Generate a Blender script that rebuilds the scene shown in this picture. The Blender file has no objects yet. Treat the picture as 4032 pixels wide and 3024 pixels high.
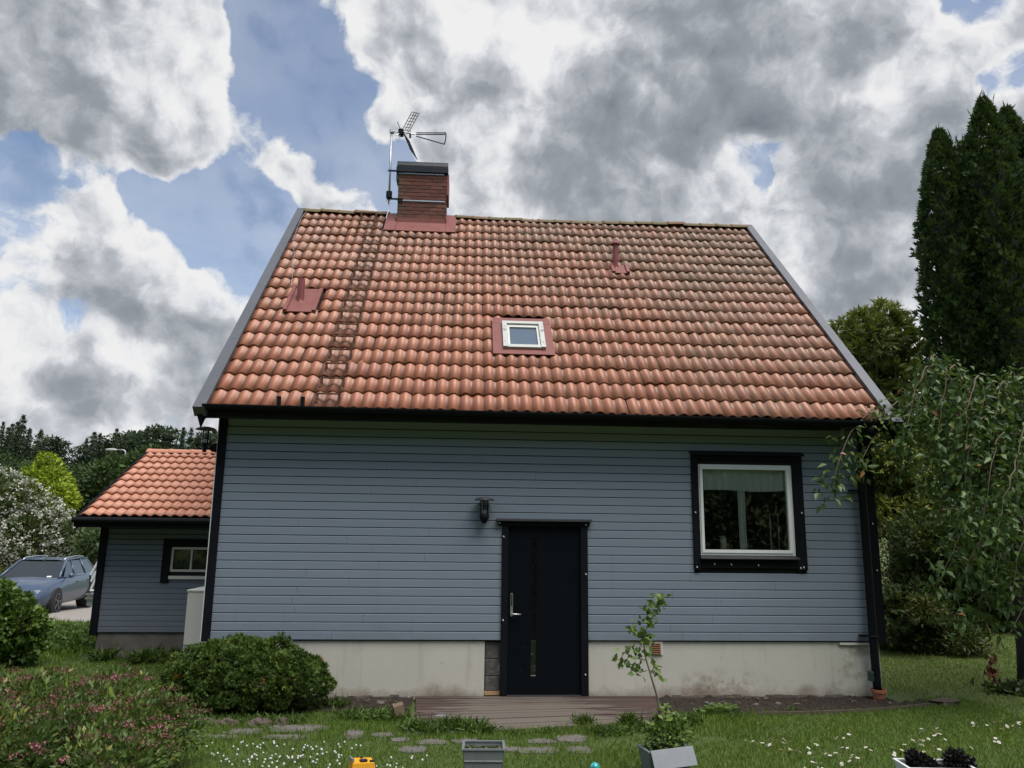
import bpy, math, random
import numpy as np
from mathutils import Vector, Matrix

SC = bpy.context.scene
COL = SC.collection
R = math.radians
rng = np.random.default_rng(7)
random.seed(7)

# ------------------------------------------------------------------ camera
CAM = np.array([3.1102, -10.0139, 2.0170])          # lawn at the house wall is z = 0
YAW, PITCH, ROLL, FPX = 0.0628, 0.1935, 0.0115, 3006.67   # FPX: focal length in photo pixels (4032 wide)
_fwd = np.array([math.sin(YAW) * math.cos(PITCH), math.cos(YAW) * math.cos(PITCH), math.sin(PITCH)])
_r0 = np.array([math.cos(YAW), -math.sin(YAW), 0.0]); _u0 = np.cross(_r0, _fwd)
_rt = _r0 * math.cos(ROLL) + _u0 * math.sin(ROLL); _up = -_r0 * math.sin(ROLL) + _u0 * math.cos(ROLL)
cam_data = bpy.data.cameras.new('camera'); cam = bpy.data.objects.new('camera', cam_data); COL.objects.link(cam)
cam_data.sensor_width = 36.0; cam_data.lens = 36.0 * FPX / 4032.0
cam_data.clip_start = 0.05; cam_data.clip_end = 2000.0
cam.matrix_world = Matrix(((_rt[0], _up[0], -_fwd[0], CAM[0]), (_rt[1], _up[1], -_fwd[1], CAM[1]),
                           (_rt[2], _up[2], -_fwd[2], CAM[2]), (0, 0, 0, 1)))
SC.camera = cam

def ray(X, Y):
    return _fwd + _rt * (X - 2016) / FPX - _up * (Y - 1512) / FPX
def on(X, Y, axis, val):                              # photo pixel -> point on the plane axis = val
    d = ray(X, Y); return CAM + (val - CAM[axis]) / d[axis] * d
def ony(X, Y, y): return on(X, Y, 1, y)
def onz(X, Y, z): return on(X, Y, 2, z)

# ------------------------------------------------------------------ node helper
class NT:
    def __init__(s, tree): s.t = tree; s.n = tree.nodes; s.l = tree.links
    def _set(s, sock, v):
        if v is None: return
        if hasattr(v, 'is_output'): s.l.new(v, sock)
        else:
            if isinstance(v, (tuple, list)):
                if len(sock.default_value) == 4 and len(v) == 3: v = (*v, 1.0)
            sock.default_value = v
    def node(s, typ, ins=None, **kw):
        n = s.n.new(typ)
        for k, v in kw.items(): setattr(n, k, v)
        for k, v in (ins or {}).items(): s._set(n.inputs[k], v)
        return n
    def math(s, op, a, b=None, c=None, clamp=False):
        n = s.node('ShaderNodeMath', operation=op, use_clamp=clamp)
        s._set(n.inputs[0], a); s._set(n.inputs[1], b); s._set(n.inputs[2], c); return n.outputs[0]
    def vm(s, op, a, b=None, scale=None):
        n = s.node('ShaderNodeVectorMath', operation=op)
        s._set(n.inputs[0], a); s._set(n.inputs[1], b)
        if scale is not None: s._set(n.inputs['Scale'], scale)
        return n.outputs['Value'] if op in ('DISTANCE', 'LENGTH', 'DOT_PRODUCT') else n.outputs[0]
    def noise(s, vec, scale, detail=3.0, rough=0.5, dist=0.0, color=False):
        n = s.node('ShaderNodeTexNoise', {'Vector': vec, 'Scale': scale, 'Detail': detail, 'Roughness': rough, 'Distortion': dist})
        return n.outputs['Color' if color else 'Fac']
    def vor(s, vec, scale, feature='F1', rnd=1.0, out='Distance'):
        n = s.node('ShaderNodeTexVoronoi', {'Vector': vec, 'Scale': scale, 'Randomness': rnd}, feature=feature); return n.outputs[out]
    def map(s, v, a, b, c=0.0, d=1.0, smooth=False):
        n = s.node('ShaderNodeMapRange', interpolation_type='SMOOTHSTEP' if smooth else 'LINEAR')
        n.clamp = True
        for i, x in enumerate((v, a, b, c, d)): s._set(n.inputs[i], x)
        return n.outputs[0]
    def mix(s, fac, a, b, mode='MIX'):
        n = s.node('ShaderNodeMix', data_type='RGBA', blend_type=mode, clamp_factor=True)
        s._set(n.inputs[0], fac); s._set(n.inputs[6], a); s._set(n.inputs[7], b); return n.outputs[2]
    def ramp(s, fac, stops):
        n = s.node('ShaderNodeValToRGB'); s._set(n.inputs[0], fac); e = n.color_ramp.elements
        while len(e) < len(stops): e.new(0.5)
        for i, (p, c) in enumerate(stops): e[i].position = p; e[i].color = (*c, 1.0)
        return n.outputs[0]
    def scl(s, vec, sx, sy, sz):
        n = s.node('ShaderNodeMapping'); s._set(n.inputs[0], vec); n.inputs['Scale'].default_value = (sx, sy, sz); return n.outputs[0]
    def sep(s, vec):
        n = s.node('ShaderNodeSeparateXYZ'); s._set(n.inputs[0], vec); return n.outputs
    def comb(s, x, y, z):
        n = s.node('ShaderNodeCombineXYZ'); s._set(n.inputs[0], x); s._set(n.inputs[1], y); s._set(n.inputs[2], z); return n.outputs[0]
    def pos(s): return s.node('ShaderNodeNewGeometry').outputs['Position']
    def obj(s): return s.node('ShaderNodeTexCoord').outputs['Object']
    def orand(s): return s.node('ShaderNodeObjectInfo').outputs['Random']
    def attr(s, name): return s.node('ShaderNodeAttribute', attribute_name=name).outputs['Fac']
    def bump(s, h, strength=0.3, dist=0.01):
        return s.node('ShaderNodeBump', {'Height': h, 'Strength': strength, 'Distance': dist}).outputs[0]

# ------------------------------------------------------------------ world: blue sky with broken backlit cumulus
SUN_EL, SUN_AZ = R(66.0), YAW + R(138.0)             # high, veiled by cloud
sun_dir = np.array([math.sin(SUN_AZ) * math.cos(SUN_EL), math.cos(SUN_AZ) * math.cos(SUN_EL), math.sin(SUN_EL)])
world = bpy.data.worlds.new('World'); SC.world = world; world.use_nodes = True
wt = NT(world.node_tree); wt.n.clear()
gen = wt.node('ShaderNodeTexCoord').outputs['Generated']
sky = wt.node('ShaderNodeTexSky', sky_type='NISHITA'); sky.sun_disc = False
sky.sun_elevation = SUN_EL; sky.sun_rotation = SUN_AZ; sky.altitude = 50; sky.air_density = 1.0; sky.dust_density = 0.6; sky.ozone_density = 2.2
DSP = 4032 / 2212.0
def dirpx(x, y):
    d = ray(x * DSP, y * DSP); return tuple(float(a) for a in d / np.linalg.norm(d))
def fbm_dir(vec, scale, detail, rough, dist=0.0): return wt.noise(vec, scale, detail, rough, dist)
warp = wt.noise(gen, 4.5, 5.0, 0.5, color=True)
wdir = wt.vm('ADD', gen, wt.vm('SCALE', wt.vm('SUBTRACT', warp, (0.5, 0.5, 0.5)), scale=0.15))
warp2 = wt.noise(gen, 17.0, 4.0, 0.5, color=True)
wdir = wt.vm('ADD', wdir, wt.vm('SCALE', wt.vm('SUBTRACT', warp2, (0.5, 0.5, 0.5)), scale=0.045))
def blobs(lst, vec):
    acc = None
    for x, y, r, w in lst:
        d = wt.vm('DISTANCE', vec, dirpx(x, y))
        f = wt.map(d, r / 1650.0 * 1.3, r / 1650.0 * 0.3, 0.0, w, True)
        acc = f if acc is None else wt.math('ADD', acc, f)
    return acc
CLOUD = [(90, 90, 300, .9), (330, 110, 190, .8), (330, 240, 150, .7), (210, 330, 95, .7), (470, 190, 80, .6), (400, 40, 120, .5),
         (90, 480, 130, .8), (250, 570, 140, .8), (370, 650, 110, .7), (100, 800, 150, .7), (430, 760, 110, .6), (250, 880, 180, .5),
         (640, 400, 85, .65), (600, 290, 50, .35), (640, 300, 30, .3), (850, 70, 150, .6), (950, 160, 150, .6), (800, 260, 60, .4), (1010, 330, 130, .7), (900, 250, 70, .45),
         (1120, 60, 180, .8), (1500, 150, 360, .9), (1300, 360, 250, .8), (1750, 300, 350, .7), (1900, 520, 350, .8), (1750, 650, 200, .6),
         (2000, 180, 200, .6), (2130, 70, 110, .5), (1850, 180, 150, .5), (700, 20, 60, .3)]
CLEAR = [(620, 190, 120, 1.1), (560, 30, 80, .9), (690, 160, 110, .9), (700, 300, 80, .8), (540, 440, 90, .9), (430, 450, 70, .8), (330, 440, 50, .6), (620, 520, 110, .9), (560, 600, 70, .6), (480, 540, 50, .6),
         (620, 80, 90, .8), (760, 380, 60, .6), (1635, 335, 85, 1.75), (2045, 25, 65, 1.3), (2150, 165, 80, 1.3), (1120, 225, 60, .75), (720, 80, 60, .6),
         (30, 375, 85, 1.3), (150, 385, 65, 1.15), (240, 415, 60, 1.1), (300, 425, 60, 1.0), (360, 490, 50, .8), (460, 520, 60, .8), (830, 330, 55, .7), (820, 430, 50, .6), (170, 700, 50, .5), (1040, 10, 30, .4), (2080, 200, 40, .5), (330, 760, 60, .5), (520, 700, 40, .4)]
DARK = [(30, 170, 230, .58), (180, 300, 90, .2), (1480, 110, 270, .62), (1620, 220, 190, .28), (1300, 390, 140, .5), (1850, 480, 180, .38), (1740, 300, 120, .35), (1780, 700, 150, .4),
        (130, 560, 90, .45), (290, 650, 90, .5), (440, 720, 80, .55), (120, 690, 90, .45), (1060, 160, 80, .55), (700, 440, 50, .3), (200, 850, 110, .35), (1960, 330, 140, .3), (900, 90, 80, .25), (1150, 380, 60, .3)]
BRIGHT = [(1020, 40, 110, .5), (1130, 110, 80, .6), (370, 120, 150, .5), (1070, 260, 60, .4), (2000, 120, 110, .4), (1700, 570, 100, .4), (1900, 230, 80, .4), (470, 250, 60, .5), (330, 520, 110, .5), (180, 440, 100, .5), (80, 470, 80, .35), (400, 620, 60, .4), (1560, 330, 60, .5), (860, 180, 70, .4), (1130, 330, 60, .4), (1200, 200, 80, .35), (1400, 330, 90, .3), (1700, 430, 90, .35), (1870, 330, 70, .3), (1250, 60, 90, .35), (60, 730, 100, .5), (250, 800, 80, .4)]
L1 = np.array([.62, .1, .78]); L1 = L1 / np.linalg.norm(L1)
def field(vec):                                          # cloud density: broad shapes, billows and fine fray
    f1 = wt.noise(vec, 6.0, 6.0, 0.52); c1 = wt.vor(vec, 11.0); c2 = wt.vor(vec, 27.0)
    d = wt.math('MULTIPLY', wt.math('SUBTRACT', f1, 0.5), 1.7)
    d = wt.math('ADD', d, wt.math('MULTIPLY', wt.math('SUBTRACT', 0.47, c1), 0.50))
    return wt.math('ADD', d, wt.math('MULTIPLY', wt.math('SUBTRACT', 0.47, c2), 0.26))
jit = wt.vm('SCALE', wt.vm('SUBTRACT', warp2, (0.5, 0.5, 0.5)), scale=0.03)
gj = wt.vm('ADD', gen, jit)
f0 = field(gj); fl_ = field(wt.vm('ADD', gj, tuple(float(a) * 0.022 for a in L1)))
macro = wt.math('SUBTRACT', blobs(CLOUD, wdir), blobs(CLEAR, wdir))
dens = wt.math('ADD', wt.math('ADD', macro, f0), 0.06)
fray = wt.math('MULTIPLY', wt.math('SUBTRACT', wt.noise(wdir, 22.0, 7.0, 0.66), 0.5), 1.25)
alpha = wt.map(wt.math('ADD', dens, fray), -0.14, 0.42, 0.0, 1.0, True)
veil = wt.map(wt.noise(wt.scl(gen, 3.0, 3.0, 7.0), 1.0, 4.0, 0.5), 0.3, 0.75, 0.12, 0.45)
alpha = wt.math('MAXIMUM', alpha, veil)
rel = wt.math('MULTIPLY', wt.math('SUBTRACT', f0, fl_), 2.4)
fr_s = wt.noise(wt.vm('ADD', wdir, tuple(float(a) * 0.012 for a in L1)), 22.0, 7.0, 0.66)
rel = wt.math('ADD', rel, wt.math('SUBTRACT', wt.math('MULTIPLY', fray, 0.96), wt.math('MULTIPLY', wt.math('SUBTRACT', fr_s, 0.5), 1.2)))
thick = wt.map(dens, 0.10, 1.1, -0.22, 0.34, True)
thick = wt.math('ADD', thick, blobs(DARK, wdir))
thick = wt.math('SUBTRACT', thick, blobs(BRIGHT, wdir))
thick = wt.math('SUBTRACT', thick, rel)
thick = wt.math('ADD', thick, wt.math('MULTIPLY', wt.math('SUBTRACT', wt.noise(gj, 7.0, 4.0, 0.5), 0.5), 0.55))
ccol = wt.ramp(wt.map(thick, -0.35, 2.0), [(0.0, (1.0, 1.0, 1.0)), (0.14, (0.87, 0.885, 0.915)), (0.33, (0.57, 0.60, 0.645)), (0.56, (0.36, 0.39, 0.435)), (1.0, (0.21, 0.24, 0.28))])
bg1 = wt.node('ShaderNodeBackground', {'Color': sky.outputs[0], 'Strength': 0.052})
bg2 = wt.node('ShaderNodeBackground', {'Color': ccol, 'Strength': 0.305})
ms = wt.node('ShaderNodeMixShader', {0: alpha, 1: bg1.outputs[0], 2: bg2.outputs[0]})
wt.node('ShaderNodeOutputWorld', {'Surface': ms.outputs[0]})
world.cycles.sampling_method = 'MANUAL'; world.cycles.sample_map_resolution = 512

# ------------------------------------------------------------------ sun behind thin cloud, exposure
sd = bpy.data.lights.new('sun', 'SUN'); sd.energy = 1.5; sd.angle = R(45); sd.color = (1.0, 0.96, 0.9)
sun = bpy.data.objects.new('sun', sd); COL.objects.link(sun)
sun.rotation_euler = Vector([float(-a) for a in sun_dir]).to_track_quat('-Z', 'Y').to_euler()
SC.view_settings.view_transform = 'Standard'; SC.view_settings.look = 'None'
SC.view_settings.exposure = 1.5; SC.view_settings.gamma = 1.0; SC.view_settings.use_curve_mapping = False
SC.render.engine = 'CYCLES'; SC.cycles.use_denoising = True
SC.cycles.max_bounces = 6; SC.cycles.diffuse_bounces = 3; SC.cycles.glossy_bounces = 3; SC.cycles.transmission_bounces = 4; SC.cycles.transparent_max_bounces = 8
SC.cycles.sample_clamp_indirect = 4.0

# ------------------------------------------------------------------ mesh helpers
WORG = {}                                              # world origin of every object we place (no rotated parents here)
class MB:
    def __init__(s): s.v = []; s.f = []
    def add(s, vs, fs):
        b = len(s.v); s.v += [tuple(float(c) for c in p) for p in vs]; s.f += [tuple(i + b for i in f) for f in fs]; return s
    def box(s, x0, x1, y0, y1, z0, z1):
        return s.add([(x0, y0, z0), (x1, y0, z0), (x1, y1, z0), (x0, y1, z0), (x0, y0, z1), (x1, y0, z1), (x1, y1, z1), (x0, y1, z1)],
                     [(0, 3, 2, 1), (4, 5, 6, 7), (0, 1, 5, 4), (1, 2, 6, 5), (2, 3, 7, 6), (3, 0, 4, 7)])
    def obox(s, c, ax, h):                              # oriented box: centre, three axes, three half sizes
        c = np.array(c, float); a = [np.array(v, float) / np.linalg.norm(v) * k for v, k in zip(ax, h)]
        P = [c + i * a[0] + j * a[1] + k * a[2] for k in (-1, 1) for j in (-1, 1) for i in (-1, 1)]
        return s.add(P, [(0, 2, 3, 1), (4, 5, 7, 6), (0, 1, 5, 4), (1, 3, 7, 5), (3, 2, 6, 7), (2, 0, 4, 6)])
    def bbox(s, x0, x1, y0, y1, z0, z1, b=0.01):        # box with chamfered vertical and top edges
        r = [(x0 + b, y0), (x1 - b, y0), (x1, y0 + b), (x1, y1 - b), (x1 - b, y1), (x0 + b, y1), (x0, y1 - b), (x0, y0 + b)]
        t = [(x0 + 2 * b, y0 + b), (x1 - 2 * b, y0 + b), (x1 - b, y0 + 2 * b), (x1 - b, y1 - 2 * b), (x1 - 2 * b, y1 - b), (x0 + 2 * b, y1 - b), (x0 + b, y1 - 2 * b), (x0 + b, y0 + 2 * b)]
        V = [(x, y, z0) for x, y in r] + [(x, y, z1 - b) for x, y in r] + [(x, y, z1) for x, y in t]
        F = [tuple(range(7, -1, -1)), tuple(range(16, 24))]
        for k in (0, 8): F += [(k + i, k + (i + 1) % 8, k + 8 + (i + 1) % 8, k + 8 + i) for i in range(8)]
        return s.add(V, F)
    def extrude_x(s, prof, x0, x1):                     # (y, z) profile, closed, counted so that faces look outwards
        n = len(prof); V = [(x0, y, z) for y, z in prof] + [(x1, y, z) for y, z in prof]
        F = [(i, (i + 1) % n, n + (i + 1) % n, n + i) for i in range(n)] + [tuple(range(n - 1, -1, -1)), tuple(range(n, 2 * n))]
        return s.add(V, F)
    def tube(s, pts, rad, n=8, cap=True):
        pts = [np.array(p, float) for p in pts]
        rad = [rad] * len(pts) if not hasattr(rad, '__len__') else list(rad)
        b = len(s.v); last = None
        for i, p in enumerate(pts):
            t = pts[min(i + 1, len(pts) - 1)] - pts[max(i - 1, 0)]; t = t / (np.linalg.norm(t) + 1e-9)
            if last is None:
                u = np.cross(t, (0, 0, 1) if abs(t[2]) < .9 else (1, 0, 0))
            else: u = last - t * np.dot(last, t)
            u = u / np.linalg.norm(u); w = np.cross(t, u); last = u
            for k in range(n):
                a = 2 * math.pi * k / n; q = p + rad[i] * (math.cos(a) * u + math.sin(a) * w); s.v.append(tuple(float(c) for c in q))
        for i in range(len(pts) - 1):
            for k in range(n):
                s.f.append((b + i * n + k, b + i * n + (k + 1) % n, b + (i + 1) * n + (k + 1) % n, b + (i + 1) * n + k))
        if cap:
            s.f.append(tuple(b + k for k in range(n - 1, -1, -1))); e = b + (len(pts) - 1) * n; s.f.append(tuple(e + k for k in range(n)))
        return s
    def lathe(s, prof, c, n=16):                        # (r, z) profile round a vertical axis at c
        b = len(s.v)
        for r, z in prof:
            for k in range(n):
                a = 2 * math.pi * k / n; s.v.append((c[0] + r * math.cos(a), c[1] + r * math.sin(a), c[2] + z))
        for i in range(len(prof) - 1):
            for k in range(n): s.f.append((b + i * n + k, b + i * n + (k + 1) % n, b + (i + 1) * n + (k + 1) % n, b + (i + 1) * n + k))
        return s
    def build(s, name, mat, parent=None, origin=None, smooth=False):
        v = np.array(s.v, float)
        if origin is None: origin = (v.min(0) + v.max(0)) / 2; origin[2] = v[:, 2].min()
        origin = np.array(origin, float); v = v - origin
        me = bpy.data.meshes.new(name); me.from_pydata(v.tolist(), [], s.f); me.materials.append(mat)
        if smooth: me.polygons.foreach_set('use_smooth', [True] * len(me.polygons))
        me.update()
        return place(name, me, origin, parent)
def place(name, me, origin, parent=None):
    o = bpy.data.objects.new(name, me); COL.objects.link(o)
    po = WORG[parent.name] if parent else np.zeros(3)
    o.location = [float(a) for a in np.array(origin, float) - po]; o.parent = parent; WORG[o.name] = np.array(origin, float)
    return o
def tag(o, label=None, cat=None, group=None, kind=None):
    for k, v in (('label', label), ('category', cat), ('group', group), ('kind', kind)):
        if v: o[k] = v
    return o
def thing(name, loc, label=None, cat=None, group=None):
    return tag(place(name, None, loc), label, cat, group)
def copy_tree(o, parent=None):
    c = o.copy(); COL.objects.link(c); c.parent = parent
    for ch in o.children: copy_tree(ch, c)
    return c
def unit(v): v = np.asarray(v, float); return v / (np.linalg.norm(v, axis=-1, keepdims=True) + 1e-9)

# leaves: four-point folded blades, thousands in one mesh; 'tint' varies each leaf's own colour
def leaf_mesh(name, P, D, N, L, Wd, tint, mat, parent=None, origin=None, fold=0.25, droop=0.0, wide=0.42, mesh_only=False):
    P = np.asarray(P, float); n = len(P); D = unit(D); N = np.asarray(N, float)
    S = unit(np.cross(D, N)); N = np.cross(S, D)
    L = np.broadcast_to(np.asarray(L, float), (n,))[:, None]; Wd = np.broadcast_to(np.asarray(Wd, float), (n,))[:, None]
    mid = P + D * L * wide
    V = np.stack([P, mid - S * Wd / 2 + N * Wd * fold, P + D * L - N * L * droop, mid + S * Wd / 2 + N * Wd * fold], 1)
    if origin is None: origin = np.array([V[..., 0].mean(), V[..., 1].mean(), V[..., 2].min()])
    V = (V - np.asarray(origin)).reshape(-1, 3)
    me = bpy.data.meshes.new(name)
    me.vertices.add(4 * n); me.vertices.foreach_set('co', V.astype(np.float32).ravel())
    idx = (np.arange(n)[:, None] * 4 + np.array([0, 1, 2, 0, 2, 3])[None]).astype(np.int32).ravel()
    me.loops.add(6 * n); me.loops.foreach_set('vertex_index', idx)
    me.polygons.add(2 * n); me.polygons.foreach_set('loop_start', np.arange(0, 6 * n, 3, dtype=np.int32))
    at = me.attributes.new('tint', 'FLOAT', 'POINT'); at.data.foreach_set('value', np.repeat(np.asarray(tint, np.float32), 4))
    me.materials.append(mat); me.update(calc_edges=True)
    if mesh_only: return me
    return place(name, me, origin, parent)
def rdir(n, r=rng):
    v = r.normal(size=(n, 3)); return unit(v)
def lump_points(lumps, n, r=rng, lo=0.72, hi=1.03, cull=0.66):
    L = np.array([(*c, *(rr if hasattr(rr, '__len__') else (rr, rr, rr))) for c, rr in lumps], float)
    w = (L[:, 3] * L[:, 4] + L[:, 3] * L[:, 5]); w = w / w.sum()
    out_p, out_n, out_k, tot = [], [], [], 0
    while tot < n:
        k = r.choice(len(L), size=n, p=w); d = rdir(n, r)
        q = lo + (hi - lo) * r.random((n, 1)) ** 0.6
        p = L[k, :3] + d * L[k, 3:] * q
        keep = np.ones(n, bool)
        for j in range(len(L)):
            e = np.linalg.norm((p - L[j, :3]) / L[j, 3:], axis=1); keep &= ~((e < cull) & (k != j))
        out_p.append(p[keep]); out_n.append(d[keep]); out_k.append(k[keep]); tot += keep.sum()
        if keep.sum() < n * 0.02: break
    return np.concatenate(out_p)[:n], np.concatenate(out_n)[:n], np.concatenate(out_k)[:n]

# ------------------------------------------------------------------ materials
MATS = {}
def mat(name, fn):
    m = bpy.data.materials.new(name); m.use_nodes = True; t = NT(m.node_tree); t.n.clear()
    res = fn(t)
    if not isinstance(res, dict): t.node('ShaderNodeOutputMaterial', {'Surface': res})
    else:
        b = t.node('ShaderNodeBsdfPrincipled', res); t.node('ShaderNodeOutputMaterial', {'Surface': b.outputs[0]})
    MATS[name] = m; return m
def plain(name, col, rough=0.6, metal=0.0, var=0.12, scale=6.0, bump=0.0, spec=0.5):
    def f(t):
        n = t.noise(t.pos(), scale, 4.0, 0.6)
        c = t.mix(n, tuple(x * (1 - var) for x in col), tuple(min(1, x * (1 + var)) for x in col))
        d = {'Base Color': c, 'Roughness': t.map(n, 0, 1, rough - .06, rough + .06), 'Metallic': metal, 'Specular IOR Level': spec}
        if bump: d['Normal'] = t.bump(t.noise(t.pos(), 60.0, 3.0, 0.6), bump, 0.003)
        return d
    return mat(name, f)
def leafmat(name, stops, rough=0.5, trans=0.22, spec=0.35):
    def f(t):
        c = t.ramp(t.attr('tint'), stops)
        b = t.node('ShaderNodeBsdfPrincipled', {'Base Color': c, 'Roughness': rough, 'Specular IOR Level': spec})
        tr = t.node('ShaderNodeBsdfTranslucent', {'Color': t.mix(0.5, c, (0.16, 0.22, 0.02))})
        return t.node('ShaderNodeMixShader', {0: trans, 1: b.outputs[0], 2: tr.outputs[0]}).outputs[0]
    return mat(name, f)

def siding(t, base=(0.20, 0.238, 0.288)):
    p = t.pos()
    st = t.noise(t.scl(p, 1.2, 1.2, 30.0), 1.0, 4.0, 0.6)
    fine = t.noise(t.scl(p, 3.0, 3.0, 160.0), 1.0, 3.0, 0.6)
    blot = t.noise(p, 1.3, 5.0, 0.6)
    r = t.orand()
    v = t.math('ADD', t.math('MULTIPLY', t.math('SUBTRACT', st, .5), .18), t.math('MULTIPLY', t.math('SUBTRACT', r, .5), .07))
    v = t.math('ADD', v, t.math('MULTIPLY', t.math('SUBTRACT', blot, .5), .22))
    c = t.mix(t.math('ADD', v, .5), tuple(b * .78 for b in base), tuple(b * 1.22 for b in base))
    z = t.sep(p)[2]; splash = t.math('MULTIPLY', t.map(z, 1.05, .68), t.map(t.noise(t.scl(p, 2.5, 2.5, 5.0), 1.0, 6.0, .7), .45, .7)); c = t.mix(t.math('MULTIPLY', splash, .35), c, (.13, .12, .10))
    drip = t.map(t.noise(t.scl(p, 9.0, 9.0, .5), 1.0, 4.0, .6), .60, .80, 0, .16); c = t.mix(drip, c, (.11, .12, .13))
    nail = t.map(t.vor(t.comb(t.math('MULTIPLY', t.sep(p)[0], 1.65), 0.0, t.math('MULTIPLY', z, 4.73)), 1.0, rnd=.25), .010, .016, .45, 0.0); c = t.mix(nail, c, (.07, .07, .075))
    return {'Base Color': c, 'Roughness': 0.55, 'Specular IOR Level': 0.35, 'Normal': t.bump(fine, 0.12, 0.002)}
mat('siding', siding)
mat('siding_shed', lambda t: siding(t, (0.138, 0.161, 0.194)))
def black_paint(t):
    p = t.pos(); n = t.noise(p, 3.0, 5.0, .6); g = t.noise(t.scl(p, 20, 20, 2.0), 1.0, 3.0, .6)
    chips = t.map(t.noise(p, 34.0, 3.0, .7), .74, .77)
    c = t.mix(n, (.004, .005, .007), (.012, .013, .017)); c = t.mix(t.math('MULTIPLY', chips, .5), c, (.10, .09, .08))
    return {'Base Color': c, 'Roughness': .6, 'Specular IOR Level': .08, 'Normal': t.bump(g, .15, .002)}
mat('black_paint', black_paint)
mat('door_black', lambda t: {'Base Color': t.mix(t.map(t.noise(t.pos(), 7.0, 6.0, .7), .6, .75), (.004, .006, .008), (.012, .014, .017)),
                             'Roughness': t.map(t.noise(t.pos(), 4.0, 4.0, .6), .3, .7, .45, .62), 'Specular IOR Level': .07})
plain('black_metal', (.006, .007, .009), .5, .0, .3, spec=.15)
plain('grey_metal', (.105, .11, .122), .45, .25, .1, 3.0)
plain('white_paint', (.74, .75, .73), .45, 0, .06, 5.0)
plain('off_white', (.58, .57, .52), .5, 0, .06, 4.0)
plain('weathered_alu', (.42, .43, .40), .5, .2, .2, 14.0)
plain('steel', (.62, .63, .64), .3, .9, .05)
plain('galv_pipe', (.42, .44, .46), .4, .75, .15, 9.0)
plain('cream_soffit', (.60, .57, .36), .6, 0, .1, 3.0)
plain('rubber', (.015, .015, .016), .75, 0, .2)
plain('raw_wood', (.42, .27, .14), .7, 0, .25, 20.0)
plain('red_metal', (.23, .062, .052), .38, .1, .25, 7.0)
plain('mortar', (.16, .12, .10), .9, 0, .25, 20.0)
plain('underlay', (.012, .011, .011), .95, 0, .2)
plain('terracotta', (.40, .15, .08), .75, 0, .2, 12.0)
plain('interior', (.10, .11, .09), .9, 0, .3, 2.0)
plain('lead_grey', (.05, .05, .055), .5, .3, .3, 9.0)

def glass(t, tintc=(.93, .95, .94), k=1.0):
    fr = t.node('ShaderNodeFresnel', {'IOR': 1.5}).outputs[0]
    fr = t.math('MULTIPLY', fr, 1.35 * k, clamp=True)
    tr = t.node('ShaderNodeBsdfTransparent', {'Color': tintc}); gl = t.node('ShaderNodeBsdfGlossy', {'Color': (.95, .97, .96), 'Roughness': .015})
    return t.node('ShaderNodeMixShader', {0: fr, 1: tr.outputs[0], 2: gl.outputs[0]}).outputs[0]
mat('glass', glass)
def darkglass(t, c=(.012, .016, .014), rough=.03):
    return {'Base Color': c, 'Roughness': rough, 'Specular IOR Level': .8, 'IOR': 1.6}
mat('dark_glass', darkglass)
mat('sky_glass', lambda t: {'Base Color': (.10, .13, .17), 'Roughness': .12, 'Specular IOR Level': .5, 'IOR': 1.7})
mat('curtain', lambda t: t.node('ShaderNodeMixShader', {0: .12, 1: t.node('ShaderNodeBsdfDiffuse', {'Color': t.mix(t.noise(t.scl(t.pos(), 40, 40, 6), 1.0, 3, .6), (.74, .76, .74), (.86, .88, .86))}).outputs[0],
                                                          2: t.node('ShaderNodeBsdfTransparent').outputs[0]}).outputs[0])

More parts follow.
